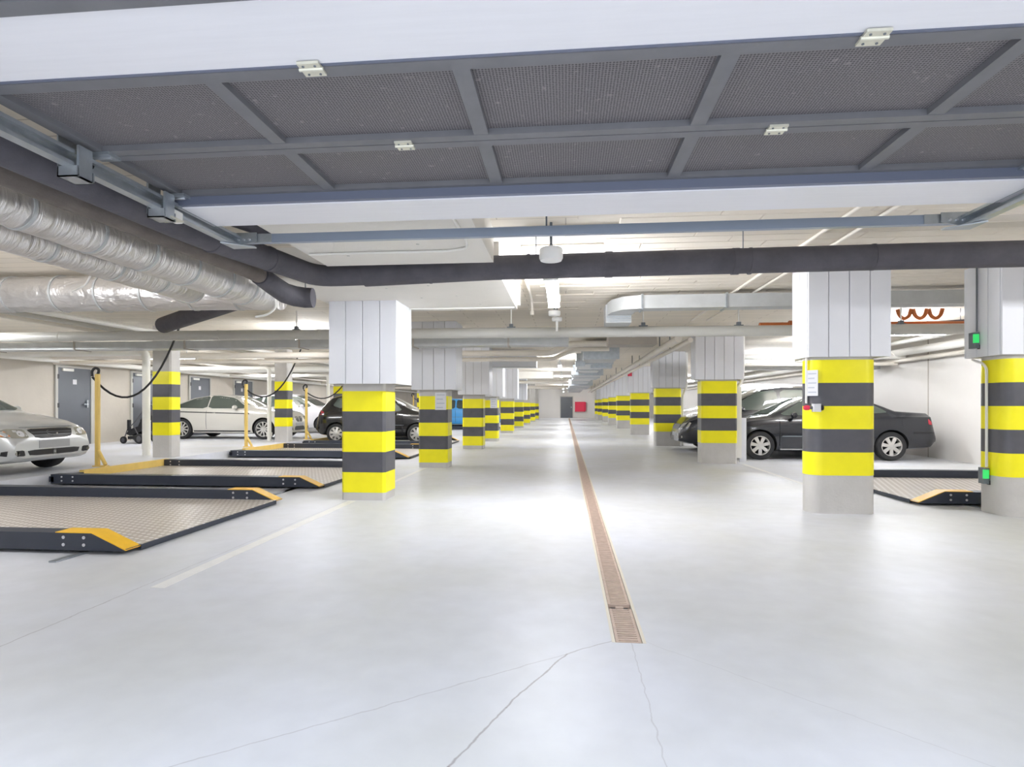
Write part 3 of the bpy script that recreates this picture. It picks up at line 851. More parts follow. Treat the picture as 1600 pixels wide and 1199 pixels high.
# ------------------------------------------------------------------ lamps
def lamp(x, y, z, length, along, label, group=None, w=.05, rods=True):
    t = thing('tube_lamp', label, 'lamp', (x, y, z), 0 if along == 'y' else PI / 2, group)
    h = length / 2
    MB().box(-w * .4, w * .4, -h, h, w * .95, w * 1.25).build('housing', 'lamp_white', t)
    d = [(w * math.cos(q), w * .95 * math.sin(q)) for q in [2 * PI * k / 14 for k in range(14)]]
    MB().prism(d, -h + .03, h - .03, 'y').build('diffuser', 'lamp_tube', t)
    for s in (-1, 1):
        a, b = sorted((s * h, s * (h - .03)))
        MB().rbox(-w * 1.1, w * 1.1, a, b, -w * 1.05, w * 1.3, .01).build('end_cap', 'lamp_white', t)
    if rods:
        for s in (-.6, .6):
            MB().tube([(0, s * h, w * 1.25), (0, s * h, ZC - z - .021)], .004, 6).build('rod', 'device_grey', t)
    return t
lamp(-.15, 6.58, 2.54, 1.65, 'y', 'bright tube lamp hanging over the aisle beside the dropped panel', None, .07)
for y, lb in ((19.3, 'bright tube lamp over the aisle level with the third striped pillars'), (26, 'bright tube lamp hanging over the far aisle'), (32, 'bright tube lamp hanging over the far aisle'),  # every second lamp of this row is unseen, added to brighten the aisle
              (39, 'bright tube lamp hanging over the far aisle'), (45, 'bright tube lamp hanging over the far aisle'), (54, 'added tube lamp brightening the aisle end before the grey door')):  # the lamp before the grey door is added to brighten the end wall
    lamp(-.2, y, 2.56, 1.6, 'y', lb, 'far aisle lamps' if 'far aisle' in lb else None)
for (x, y, lb) in ((-5.4, 11.7, 'tube lamp above the gap between the two empty pallets'), (-5.4, 15.6, 'tube lamp above the empty pallet by the white coupe'), (-5.4, 20.6, 'tube lamp just past the black hatchback'),
               (-5.4, 26, 'tube lamp in the bay between the black hatchback and the blue car'), (-5.4, 34, ''), (-5.4, 42, ''), (-5.4, 50, '')):
    lamp(x, y, 2.56, 1.5, 'y', lb or 'tube lamp in the bays past the blue car', None if lb else 'lamps past the blue car')
for (x, y, lb) in ((-10.8, 8.3, 'tube lamp above the silver sedan'), (-10.8, 14.9, 'tube lamp between the stroller and the white coupe'), (-10.8, 20.3, 'tube lamp above the white cars by the grey doors'), (-10.8, 30.5, 'tube lamp by the wall past the grey doors')):
    lamp(x, y, 2.54, 1.5, 'x', lb)
for (x, y, lb) in ((6.2, 4.2, 'tube lamp between the gate track and the white wall'), (6.2, 11.3, 'tube lamp in front of the dark sedan near the white wall'), (6.2, 14.2, 'tube lamp directly above the dark sedan'), (6.2, 18.3, 'tube lamp between the dark people carrier and the white van'),
               (6.2, 24, ''), (6.2, 32, ''), (6.2, 41, ''), (6.2, 50, '')):
    lamp(x, y, 2.56, 1.5, 'x', lb or 'tube lamp in the bays past the white van', None if lb else 'lamps past the white van')
lamp(-6.0, 4.0, 2.55, 1.5, 'x', 'tube lamp over the tread-plate pallet next to the foil ducts')

def detector(x, y, z, r, h, label):
    t = thing('ceiling_detector', label, 'detector', (x, y, z))
    MB().lathe([(0, 0), (r * .9, 0), (r, h * .2), (r, h * .9), (r * .9, h), (0, h)], seg=24).build('body', 'lamp_white', t)
    MB().lathe([(r * .5, h), (.012, h + .03), (.012, ZC - z)], seg=12).build('stem', 'device_grey', t)
    return t
detector(-.13, 5.12, 2.50, .105, .11, 'round white device hanging in front of the black cross pipe by the aisle lamp')
detector(-.16, 8.2, 2.49, .085, .07, 'small round white device hanging just behind the aisle lamp')
t = detector(-.14, 9.2, 2.56, .08, .06, 'small white device with a downward stem over the grey cross pipe')
MB().tube([(0, 0, .005), (0, 0, -.16)], .02, 10).build('lower_stem', 'lamp_white', t)

# ------------------------------------------------------------------ sliding parking pallets
def pallet(x0, x1, y0, y1, label, cap=True, stop=True, flip=False):
    """rails along x; the sloped end is at x1 (or at x0 when flip)"""
    t = thing('parking_pallet', label, 'pallet', ((x0 + x1) / 2, (y0 + y1) / 2, 0))
    ox, oy = (x0 + x1) / 2, (y0 + y1) / 2
    sgn = -1 if flip else 1
    hx = (x1 - x0) / 2; hy = (y1 - y0) / 2
    MB().box(-hx, hx, -hy + .16, hy - .16, .022, .055).build('platform', 'tread_plate', t)
    MB().box(*sorted((sgn * (hx - .02), sgn * (hx + .008))), -hy + .16, hy - .16, .006, .05).build('front_edge', 'pallet_navy', t)
    for side in (-1, 1):
        ya, yb = sorted((side * hy, side * (hy - .16)))
        prof = [(-sgn * hx, .03), (sgn * (hx - .02), .03), (sgn * hx, .045), (sgn * (hx - .30), .172), (-sgn * hx, .172)]
        rl = MB().prism(prof, ya, yb, 'y').build('side_rail', 'pallet_navy', t)
        if cap:
            cp = [(sgn * (hx + .004), .043), (sgn * (hx - .30), .179), (sgn * (hx - .62), .179), (sgn * (hx - .62), .172), (sgn * (hx - .302), .172), (sgn * hx, .036)]
            MB().prism(cp, ya - .004, yb + .004, 'y').build('yellow_cap', 'pallet_yellow', rl)
        for fy in ((ya - .004, 1), (yb + .004, -1)):
            for bxp in (hx - .55, hx - .37, -hx + .18, -hx + .36):
                for bz in (.075, .135):
                    MB().tube([(sgn * bxp, fy[0], bz), (sgn * bxp, fy[0] + fy[1] * .006, bz)], .014, 8).build('bolt', 'bolt_metal', rl)
    if stop:
        MB().box(-sgn * hx - .03, -sgn * hx + .05, -hy + .55, hy, .055, .175).build('wheel_stop', 'post_yellow', t)
        MB().box(-sgn * hx - .03, -sgn * hx + .05, -hy, -hy + .55, .055, .14).build('rear_beam', 'pallet_navy', t)
    return t
PX0, PX1 = -7.78, -3.55
PY = [(4.36, 6.94), (8.05, 10.62), (12.75, 15.35), (16.5, 19.1), (28.7, 31.3)]
PL = ['tread-plate pallet with dark rails and yellow ends lying nearest the gate opening', 'empty pallet between the striped corner pillar and the slim pillar by the stroller',
      'empty pallet in front of the white coupe, behind the corner pillar', 'pallet carrying the black hatchback', 'pallet carrying the bright blue car']
for (a, b), lb in zip(PY, PL):
    pallet(PX0, PX1, a, b, lb, stop=(a > 7))
pallet(4.26, 8.35, 7.42, 10.0, 'pallet with yellow-tipped dark rail between the striped pillars and the white wall', flip=True, stop=False)
# short floor rails the pallets slide on
for (x, y) in ((-3.95, 4.1), (-3.95, 7.75), (4.9, 7.2)):
    tag(MB().box(x - .03, x + .03, y, y + 4.0 if y < 5 else y + .9, .0, .012).build('floor_rail', 'galvanised'),
        {4.1: 'short steel floor rail poking out under the tread-plate pallet', 7.75: 'steel floor rail between the two nearest pallets', 7.2: 'steel floor rail under the pallet by the white wall'}[y], 'rail')
# power posts with hanging cables
def power_post(x, y, label, clabel, drop, tip):
    t = thing('power_post', label, 'post', (x, y, EB))
    MB().rbox(-.035, .035, -.03, .03, .02, 1.60, .01).build('post', 'post_yellow', t)
    MB().tube([(.0, 0, .30), (.15, 0, .03)], .03, 8).build('brace', 'post_yellow', t)
    MB().box(-.06, .18, -.045, .045, .0, .02).build('foot', 'post_yellow', t)
    MB().tube(fillet([(.0, 0, 1.58), (.03, 0, 1.68), (-.04, -.01, 1.71), (-.09, -.02, 1.65), (-.08, -.02, 1.56)], .05), .022, 10).build('hook', 'cable_black', t)
    n = 16
    p0, p1 = Vector((-.08, -.02, 1.55 + EB)), Vector(tip) - Vector((x, y, 0))
    pts = []
    for i in range(n + 1):
        q = i / n
        p = p0.lerp(p1, q)
        p.z = p0.z + (p1.z - p0.z) * q ** 3 - drop * 4 * q * (1 - q) * (1 - .35 * q)
        pts.append(p + Vector((x, y, 0)))
    tag(MB().tube(pts, .018, 8).build('power_cable', 'cable_black'), clabel, 'cable')
power_post(-8.06, 9.25, 'yellow power post with black hook, beside the silver sedan', 'black cable sagging across the slim pillar beside the stroller', .50, (-6.95, 9.9, 2.83))
power_post(-8.06, 13.9, 'yellow power post in front of the white coupe', 'black cable sagging in front of the white coupe', .40, (-6.75, 14.3, 2.83))
power_post(-8.06, 17.3, 'yellow power post behind the tail of the black hatchback', 'black cable sagging over the tail of the black hatchback', .40, (-6.6, 17.9, 2.83))
power_post(-8.06, 30.0, 'yellow power post behind the bright blue car', 'black cable sagging behind the bright blue car', .40, (-6.6, 30.3, 2.83))

# ------------------------------------------------------------------ cars
def interp(pts, x):
    """smooth monotone-ish interpolation through (x, v) pairs"""
    if x <= pts[0][0]: return pts[0][1]
    for (a, va), (b, vb) in zip(pts[:-1], pts[1:]):
        if x <= b:
            t = (x - a) / (b - a)
            return va + (vb - va) * t
    return pts[-1][1]

def smooth_poly(poly, it=1):
    for _ in range(it):
        out = []
        n = len(poly)
        for i in range(n):
            a, b = poly[i], poly[(i + 1) % n]
            out.append((a[0] * .88 + b[0] * .12, a[1] * .88 + b[1] * .12))
            out.append((a[0] * .12 + b[0] * .88, a[1] * .12 + b[1] * .88))
        poly = out
    return poly

def patch(name, m, parent, bvh, plane, poly, off=.006, rnd=1, thick=.014, maxlen=.12):
    poly = smooth_poly(poly, rnd) if rnd else poly
    bm = bmesh.new()
    vs = [bm.verts.new((p[0], p[1], 0)) for p in poly]
    bm.faces.new(vs)
    bmesh.ops.triangulate(bm, faces=bm.faces[:])
    for _ in range(4):
        es = [e for e in bm.edges if e.calc_length() > maxlen]
        if not es: break
        bmesh.ops.subdivide_edges(bm, edges=es, cuts=1)
        bmesh.ops.triangulate(bm, faces=[f for f in bm.faces if len(f.verts) > 3])
    last = None
    kind = plane[0]; sg = plane[1]
    miss = []
    for v in bm.verts:
        a, b = v.co.x, v.co.y
        if kind == 's':
            o, d = Vector((a, sg * 3, b)), Vector((0, -sg, 0))
        elif kind == 'f':
            o, d = Vector((sg * 6, a, b)), Vector((-sg, 0, 0))
        else:
            o, d = Vector((a, b, 5)), Vector((0, 0, -1))
        hit, nrm, _, _ = bvh.ray_cast(o, d)
        if hit is None:
            miss.append((v, o, d)); continue
        v.co = hit - d * off; last = hit
    for v, o, d in miss:
        nv = None; bd = 9
        hit, nrm, _, dist = bvh.find_nearest(o + d * (o.length))
        near = bvh.find_nearest(Vector((o.x if kind != 'f' else (last.x if last else 0), o.y if kind != 's' else (last.y if last else 0), o.z if kind != 't' else (last.z if last else 0))))
        v.co = (near[0] if near[0] else last) - d * off
    dd = {'s': Vector((0, -sg, 0)), 'f': Vector((-sg, 0, 0)), 't': Vector((0, 0, -1))}[kind]
    ret = bmesh.ops.extrude_face_region(bm, geom=bm.faces[:])
    for e in ret['geom']:
        if isinstance(e, bmesh.types.BMVert): e.co += dd * thick
    bmesh.ops.recalc_face_normals(bm, faces=bm.faces)
    me = bpy.data.meshes.new(name); bm.to_mesh(me); bm.free()
    for p in me.polygons: p.use_smooth = True
    me.set_sharp_from_angle(angle=math.radians(40))
    me.materials.append(MATS[m])
    return link(name, me, parent)

WHEELS = {}
def wheel_meshes(r, rimr, spokes, style):
    key = (r, rimr, spokes, style)
    if key in WHEELS: return WHEELS[key]
    w = .105
    ty = MB().lathe([(rimr, -w), (r * .93, -w), (r * .985, -w * .8), (r, -w * .55), (r, w * .55), (r * .985, w * .8), (r * .93, w), (rimr, w), (rimr * .98, w * .6), (rimr * .98, -w)], axis='y', seg=36).mesh('tyre')
    ty.materials.append(MATS['tyre'])
    rm = MB()
    rm.lathe([(rimr, w * 1.02), (rimr * .93, w * 1.02), (rimr * .90, w * .7), (rimr * .90, -w)], axis='y', seg=36)
    rm.lathe([(0, w * .95), (rimr * .17, w * .95), (rimr * .22, w * .8), (rimr * .22, w * .3), (0, w * .3)], axis='y', seg=20)
    for i in range(spokes):
        a = 2 * PI * i / spokes + .2
        ca, sa = math.cos(a), math.sin(a)
        n_ = (-sa, ca)
        if style == 'cover':
            w0, w1 = rimr * .14, rimr * .19
        else:
            w0, w1 = rimr * .08, rimr * .10
        vs = []
        for (rr, ww, y0) in ((rimr * .18, w0, w * .92), (rimr * .92, w1, w * .80)):
            for s in (-1, 1):
                for yy in (y0, y0 - .03):
                    vs.append((ca * rr + s * n_[0] * ww, yy, sa * rr + s * n_[1] * ww))
        rm.add(vs, [(0, 1, 3, 2), (4, 6, 7, 5), (0, 2, 6, 4), (1, 5, 7, 3), (0, 4, 5, 1), (2, 3, 7, 6)])
    rme = rm.mesh('rim'); rme.materials.append(MATS['alloy'])
    disc = MB().lathe([(0, -.0), (rimr * .89, .0), (rimr * .89, -.02), (0, -.02)], axis='y', seg=24).mesh('hub_disc')
    disc.materials.append(MATS['well_dark'])
    WHEELS[key] = (ty, rme, disc)
    return WHEELS[key]

def car(sp):
    """sp: dict. local +x = forward, origin on the ground at mid length"""
    L, W = sp['L'], sp['W']; h = L / 2
    t = thing('car', sp['label'], 'car', sp['loc'], sp['rz'])
    top = sp['top']      # centre-line silhouette (x, z)
    belt = sp['belt']    # shoulder line (x, z)
    bot = sp['bot']      # underside
    r = sp['r']; xf, xr = sp['xf'], sp['xr']
    xs = sorted(set([round(-h + L * i / 54, 4) for i in range(55)] + [round(p[0], 4) for p in top] + [round(s * (h - e), 4) for s in (1, -1) for e in (.01, .03, .06, .1, .16, .24)]))
    xs = [x for x in xs if -h <= x <= h]
    def halfw(x):
        q = W / 2
        fr = sp.get('fr', .65); rr = sp.get('rr', .5)
        if x > h - fr:
            u = (x - (h - fr)) / fr; q *= 1 - sp.get('fk', .30) * u ** 2.6
        if x < -h + rr:
            u = (-h + rr - x) / rr; q *= 1 - sp.get('rk', .20) * u ** 2.6
        return q
    rings = []
    for x in xs:
        w = halfw(x); zt = interp(top, x); zb = min(interp(belt, x), zt - .015); z0 = interp(bot, x)
        gh = zt - zb
        g_ = max(0, min(1, gh / .42))
        hgt = zb - z0
        pts = [(0, z0), (w * .78, z0), (w * .93, z0 + .03), (w * .975, z0 + hgt * .22), (w * .995, z0 + hgt * .42), (w, z0 + hgt * .62), (w * .99, z0 + hgt * .80), (w * .965, z0 + hgt * .94), (w * .94, zb),
               (w * (.90 - .01 * g_), zb + gh * .10 + .004), (w * (.84 - .04 * g_), zb + gh * .42), (w * (.80 - .11 * g_), zb + gh * (.70 + .08 * g_)), (w * (.74 - .11 * g_), zb + gh * .92), (w * (.50 - .05 * g_), zb + gh * .98), (0, zt)]
        rings.append([(x, y, z) for (y, z) in pts] + [(x, -y, z) for (y, z) in pts[-2:0:-1]])
    n = len(rings[0])
    vs = [v for rg in rings for v in rg]
    fs = [(i * n + j, i * n + (j + 1) % n, (i + 1) * n + (j + 1) % n, (i + 1) * n + j) for i in range(len(rings) - 1) for j in range(n)]
    fs.append(tuple(range(n))); fs.append(tuple(range((len(rings) - 1) * n, len(rings) * n))[::-1])
    me = bpy.data.meshes.new('body'); me.from_pydata(vs, [], fs)
    bm = bmesh.new(); bm.from_mesh(me); bmesh.ops.recalc_face_normals(bm, faces=bm.faces); bm.to_mesh(me)
    bvh = BVHTree.FromBMesh(bm); bm.free()
    me.materials.append(MATS[sp['paint']]); me.materials.append(MATS['well_dark'])
    tmp = bpy.data.objects.new('body_src', me); C.objects.link(tmp)
    cut = MB()
    for x in (xf, xr):
        for s in (-1, 1):
            y0, y1 = s * (W / 2 - .30), s * (W / 2 + .2)
            cut.tube([(x, y0, r), (x, y1, r)], r + .045, 32)
    cme = cut.mesh('cut'); cme.materials.append(MATS['well_dark'])
    cob = bpy.data.objects.new('cut', cme); C.objects.link(cob)
    md = tmp.modifiers.new('b', 'BOOLEAN'); md.operation = 'DIFFERENCE'; md.object = cob; md.solver = 'EXACT'
    try: md.material_mode = 'TRANSFER'
    except Exception: pass
    dg = bpy.context.evaluated_depsgraph_get(); dg.update()
    bme = bpy.data.meshes.new_from_object(tmp.evaluated_get(dg))
    bpy.data.objects.remove(tmp); bpy.data.objects.remove(cob)
    bme.name = 'body'
    for p in bme.polygons: p.use_smooth = True
    bme.set_sharp_from_angle(angle=math.radians(32))
    body = link('body', bme, t)
    # wheels
    ty, rme, disc = wheel_meshes(r, sp['rim'], sp.get('spokes', 8), sp.get('style', 'cover'))
    for x in (xf, xr):
        for s in (1, -1):
            wl = link('wheel', ty, t, loc=(x, s * (W / 2 - .115), r))
            wl.rotation_euler = (0, 0, 0 if s > 0 else PI)
            link('rim', rme, wl); link('brake_disc', disc, wl)
    # windows
    for s in (1, -1):
        for poly in sp['side_glass']:
            patch('side_window', 'car_glass', t, bvh, ('s', s), poly, rnd=1)
        for (nm, mt, poly, rd) in sp.get('side_parts', []):
            patch(nm, mt, t, bvh, ('s', s), poly, off=.004, rnd=rd, thick=.02)
        mx, mz = sp['mirror']
        mr = MB()
        mr.lathe([(0, -.085), (.05, -.075), (.07, -.03), (.072, .04), (.06, .075), (0, .08)], axis='y', seg=14)
        mo = mr.build('mirror', sp.get('mirror_mat', sp['paint']), t)
        mo.location = (mx, s * (W / 2 * .985 + .055), mz); mo.scale = (.8, 1.0, .95)
        MB().tube([(mx - .02, s * (W / 2 * .90), mz - .05), (mx, s * (W / 2 * .985 + .02), mz - .03)], .02, 8).build('mirror_arm', 'dark_plastic', t)
    for (nm, mt, poly, rd) in sp['front']:
        ymir = [(-y, z) for (y, z) in poly][::-1]
        patch(nm, mt, t, bvh, ('f', 1), poly, off=.008, rnd=rd, thick=.03)
        if min(p[0] for p in poly) > 0.001:
            patch(nm, mt, t, bvh, ('f', 1), ymir, off=.008, rnd=rd, thick=.03)
    for (nm, mt, poly, rd) in sp['rear']:
        patch(nm, mt, t, bvh, ('f', -1), poly, off=.008, rnd=rd, thick=.03)
        if min(p[0] for p in poly) > 0.001:
            patch(nm, mt, t, bvh, ('f', -1), [(-y, z) for (y, z) in poly][::-1], off=.008, rnd=rd, thick=.03)
    return t

def seam(x0, z0, x1, z1, w=.012):
    d = Vector((x1 - x0, z1 - z0)).normalized(); nx, nz = -d.y * w / 2, d.x * w / 2
    return [(x0 + nx, z0 + nz), (x1 + nx, z1 + nz), (x1 - nx, z1 - nz), (x0 - nx, z0 - nz)]
def bar(x0, x1, z0, z1):
    return [(x0, z0), (x1, z0), (x1, z1), (x0, z1)]

# ---- silver sedan at the left, nose towards the aisle
h = 2.25
car(dict(L=4.5, W=1.74, label='silver sedan with blank grey number plate parked in the bay beside the grey doors', loc=(-10.26, 8.36, EB), rz=0, paint='paint_silver',
    top=[(-2.25, .62), (-2.2, .92), (-2.1, 1.0), (-1.6, 1.06), (-1.05, 1.36), (-.6, 1.45), (0, 1.47), (.25, 1.43), (.62, 1.22), (1.1, .95), (1.5, .89), (1.9, .81), (2.05, .765), (2.15, .70), (2.22, .61), (2.25, .52)],
    belt=[(-2.25, .58), (-2.1, .9), (-1.2, .93), (1.0, .87), (1.5, .81), (1.9, .73), (2.12, .66), (2.2, .57), (2.25, .48)],
    bot=[(-2.25, .36), (-2.1, .24), (-1, .19), (1.2, .18), (2.0, .19), (2.2, .22), (2.25, .27)],
    r=.31, rim=.205, xf=1.38, xr=-1.23, spokes=7, fr=.75, fk=.24, mirror=(.62, .98),
    side_glass=[[(.98, .925), (.28, 1.36), (-.18, 1.40), (-.18, .95)], [(-.26, .95), (-.26, 1.40), (-.8, 1.35), (-1.25, 1.06), (-1.2, .99)]],
    side_parts=[('door_seam', 'dark_plastic', seam(-.22, .3, -.22, .95), 0), ('door_seam', 'dark_plastic', seam(.85, .3, .85, .9), 0), ('side_trim', 'dark_plastic', bar(-.85, 1.0, .50, .54), 0)],
    front=[('windscreen', 'car_glass', [(-.70, .985), (.70, .985), (.54, 1.41), (-.54, 1.41)], 1),
           ('grille', 'dark_plastic', [(-.30, .555), (.30, .555), (.40, .70), (-.40, .70)], 1),
           ('grille_slat', 'device_grey', bar(-.33, .33, .600, .608), 0), ('grille_slat', 'device_grey', bar(-.35, .35, .645, .653), 0),
           ('grille_trim', 'chrome', bar(-.39, .39, .697, .712), 0),
           ('emblem', 'chrome', [(.10 * math.cos(a), .635 + .045 * math.sin(a)) for a in [2 * PI * k / 16 for k in range(16)]], 0),
           ('headlamp', 'head_lamp', [(.42, .565), (.74, .58), (.79, .655), (.64, .712), (.44, .695)], 1),
           ('lamp_lens', 'paper_white', [(.52 + .05 * math.cos(a), .635 + .045 * math.sin(a)) for a in [2 * PI * k / 12 for k in range(12)]], 0),
           ('indicator', 'amber', [(.66, .60), (.74, .60), (.765, .65), (.68, .68)], 1),
           ('number_plate', 'plate_grey', bar(-.27, .27, .405, .52), 0),
           ('lower_grille', 'dark_plastic', [(-.42, .30), (.42, .30), (.46, .385), (-.46, .385)], 1),
           ('grille_divider', 'paint_silver', bar(-.03, .03, .29, .395), 0),
           ('fog_surround', 'dark_plastic', [(.50, .30), (.74, .31), (.74, .385), (.52, .39)], 1),
           ('fog_lamp', 'head_lamp', [((.62) + .035 * math.cos(a), .345 + .03 * math.sin(a)) for a in [2 * PI * k / 12 for k in range(12)]], 0),
           ('bonnet_seam', 'device_grey', bar(-.46, .46, .722, .728), 0)],
    rear=[('rear_window', 'car_glass', [(-.6, 1.10), (.6, 1.10), (.5, 1.38), (-.5, 1.38)], 1), ('tail_lamp', 'tail_lamp', [(.4, .72), (.72, .72), (.74, .88), (.45, .88)], 1)]))

# ---- white coupe, nose towards the aisle
car(dict(L=4.44, W=1.78, label='white two-door coupe with twin kidney grille parked between the slim pillars', loc=(-10.83, 18.0, EB), rz=0, paint='paint_white',
    top=[(-2.22, .66), (-2.16, .98), (-2.05, 1.03), (-1.65, 1.08), (-1.0, 1.32), (-.5, 1.40), (-.05, 1.41), (.25, 1.37), (.7, 1.18), (1.05, 1.0), (1.5, .94), (1.95, .84), (2.1, .76), (2.18, .66), (2.22, .54)],
    belt=[(-2.22, .62), (-2.05, .93), (-1.2, .97), (.9, .92), (1.5, .87), (1.95, .77), (2.14, .66), (2.22, .50)],
    bot=[(-2.22, .36), (-2.1, .26), (-1, .18), (1.2, .17), (2.0, .18), (2.18, .2), (2.22, .26)],
    r=.32, rim=.235, xf=1.45, xr=-1.24, spokes=10, style='spoke', fr=.8, fk=.30, mirror=(.55, 1.0),
    side_glass=[[(.9, .965), (.36, 1.30), (-.1, 1.365), (-.40, 1.365), (-.40, .965)], [(-.435, .965), (-.435, 1.36), (-.95, 1.28), (-1.45, 1.08), (-1.5, .985)]],
    side_parts=[('door_seam', 'device_grey', seam(-.42, .32, -.42, .96), 0), ('door_seam', 'device_grey', seam(.85, .32, .85, .92), 0),
                ('shoulder_crease', 'dark_plastic', seam(-1.9, .875, 1.0, .80, .03), 0), ('sill_trim', 'dark_plastic', bar(-.85, 1.02, .235, .275), 0), ('door_handle', 'paint_white', bar(-.3, -.12, .80, .83), 0)],
    front=[('windscreen', 'car_glass', [(-.7, 1.02), (.7, 1.02), (.54, 1.34), (-.54, 1.34)], 1),
           ('kidney_grille', 'dark_plastic', [(.02, .53), (.17, .54), (.22, .62), (.19, .70), (.03, .70)], 2),
           ('headlamp', 'head_lamp', [(.36, .60), (.70, .62), (.72, .70), (.5, .72), (.37, .70)], 1),
           ('lower_intake', 'dark_plastic', [(-.35, .27), (.35, .27), (.30, .40), (-.30, .40)], 1),
           ('side_intake', 'dark_plastic', [(.45, .28), (.74, .30), (.72, .40), (.5, .38)], 1),
           ('number_plate', 'plate_grey', bar(-.26, .26, .42, .51), 0)],
    rear=[('rear_window', 'car_glass', [(-.6, 1.11), (.6, 1.11), (.5, 1.33), (-.5, 1.33)], 1), ('tail_lamp', 'tail_lamp', [(.42, .74), (.74, .74), (.74, .88), (.45, .88)], 1)]))
# ---- silver-white car behind it
car(dict(L=4.4, W=1.78, label='white car half hidden behind the white coupe', loc=(-10.6, 22.0, EB), rz=0, paint='paint_van',
    top=[(-2.2, .66), (-2.1, 1.05), (-1.85, 1.3), (-1.4, 1.48), (-.5, 1.53), (.1, 1.5), (.55, 1.33), (1.1, 1.02), (1.6, .95), (2.0, .84), (2.14, .70), (2.2, .52)],
    belt=[(-2.2, .62), (-1.9, .98), (1.0, .94), (1.6, .88), (2.0, .77), (2.16, .62), (2.2, .5)],
    bot=[(-2.2, .36), (-1, .19), (1.2, .18), (2.1, .2), (2.2, .26)],
    r=.32, rim=.22, xf=1.4, xr=-1.25, spokes=8, fr=.75, fk=.28, mirror=(.6, 1.04),
    side_glass=[[(.95, 1.0), (.35, 1.38), (-.2, 1.44), (-.2, 1.0)], [(-.28, 1.0), (-.28, 1.44), (-1.0, 1.42), (-1.05, 1.02)], [(-1.12, 1.04), (-1.1, 1.40), (-1.5, 1.3), (-1.6, 1.1)]],
    front=[('windscreen', 'car_glass', [(-.7, 1.05), (.7, 1.05), (.55, 1.45), (-.55, 1.45)], 1), ('grille', 'dark_plastic', [(-.4, .55), (.4, .55), (.45, .68), (-.45, .68)], 1), ('headlamp', 'head_lamp', [(.5, .6), (.74, .62), (.74, .72), (.52, .70)], 1)],
    rear=[('tail_lamp', 'tail_lamp', [(.5, .8), (.75, .8), (.75, 1.0), (.55, 1.0)], 1)]))

# ---- black hatchback on its pallet
def hatch(paint, label, loc, rz=0):
    return car(dict(L=3.95, W=1.70, label=label, loc=loc, rz=rz, paint=paint,
    top=[(-1.975, .62), (-1.93, .95), (-1.82, 1.12), (-1.5, 1.42), (-1.2, 1.50), (-.5, 1.54), (.0, 1.51), (.4, 1.38), (1.0, 1.05), (1.35, .96), (1.7, .86), (1.86, .74), (1.94, .60), (1.975, .48)],
    belt=[(-1.975, .58), (-1.85, .96), (-1.0, .99), (.9, .90), (1.35, .86), (1.72, .76), (1.9, .60), (1.975, .45)],
    bot=[(-1.975, .36), (-1.8, .25), (-1, .2), (1.0, .19), (1.8, .21), (1.975, .28)],
    r=.305, rim=.205, xf=1.25, xr=-1.27, spokes=8, fr=.75, fk=.34, rr=.5, rk=.24, mirror=(.55, 1.02),
    side_glass=[[(.82, .99), (.25, 1.40), (-.25, 1.45), (-.25, 1.0)], [(-.33, 1.0), (-.33, 1.45), (-.95, 1.43), (-1.05, 1.04)], [(-1.12, 1.06), (-1.05, 1.41), (-1.3, 1.38), (-1.42, 1.16)]],
    side_parts=[('door_seam', 'well_dark', seam(-.29, .32, -.29, .96), 0), ('door_seam', 'well_dark', seam(.8, .32, .8, .88), 0), ('side_trim', 'device_grey', bar(-.85, .85, .56, .575), 0), ('tail_lamp', 'tail_lamp', [(-1.92, .84), (-1.68, .90), (-1.66, .96), (-1.85, 1.02)], 1)],
    front=[('windscreen', 'car_glass', [(-.66, 1.06), (.66, 1.06), (.52, 1.46), (-.52, 1.46)], 1), ('grille', 'dark_plastic', [(-.4, .5), (.4, .5), (.42, .58), (-.42, .58)], 1),
           ('headlamp', 'head_lamp', [(.42, .62), (.68, .64), (.7, .76), (.5, .74)], 1), ('number_plate', 'plate_grey', bar(-.26, .26, .38, .48), 0)],
    rear=[('rear_window', 'car_glass', [(-.55, 1.13), (.55, 1.13), (.48, 1.38), (-.48, 1.38)], 1), ('tail_lamp', 'tail_lamp', [(.5, .84), (.68, .84), (.66, 1.02), (.55, 1.02)], 1), ('number_plate', 'plate_grey', bar(-.26, .26, .66, .77), 0)]))
hatch('paint_black', 'black hatchback parked on the pallet behind the striped corner pillar', (-5.72, 17.85, .056))
hatch('paint_blue', 'bright blue car partly seen between the second and third pallet-side pillars', (-5.35, 30.0, .056))

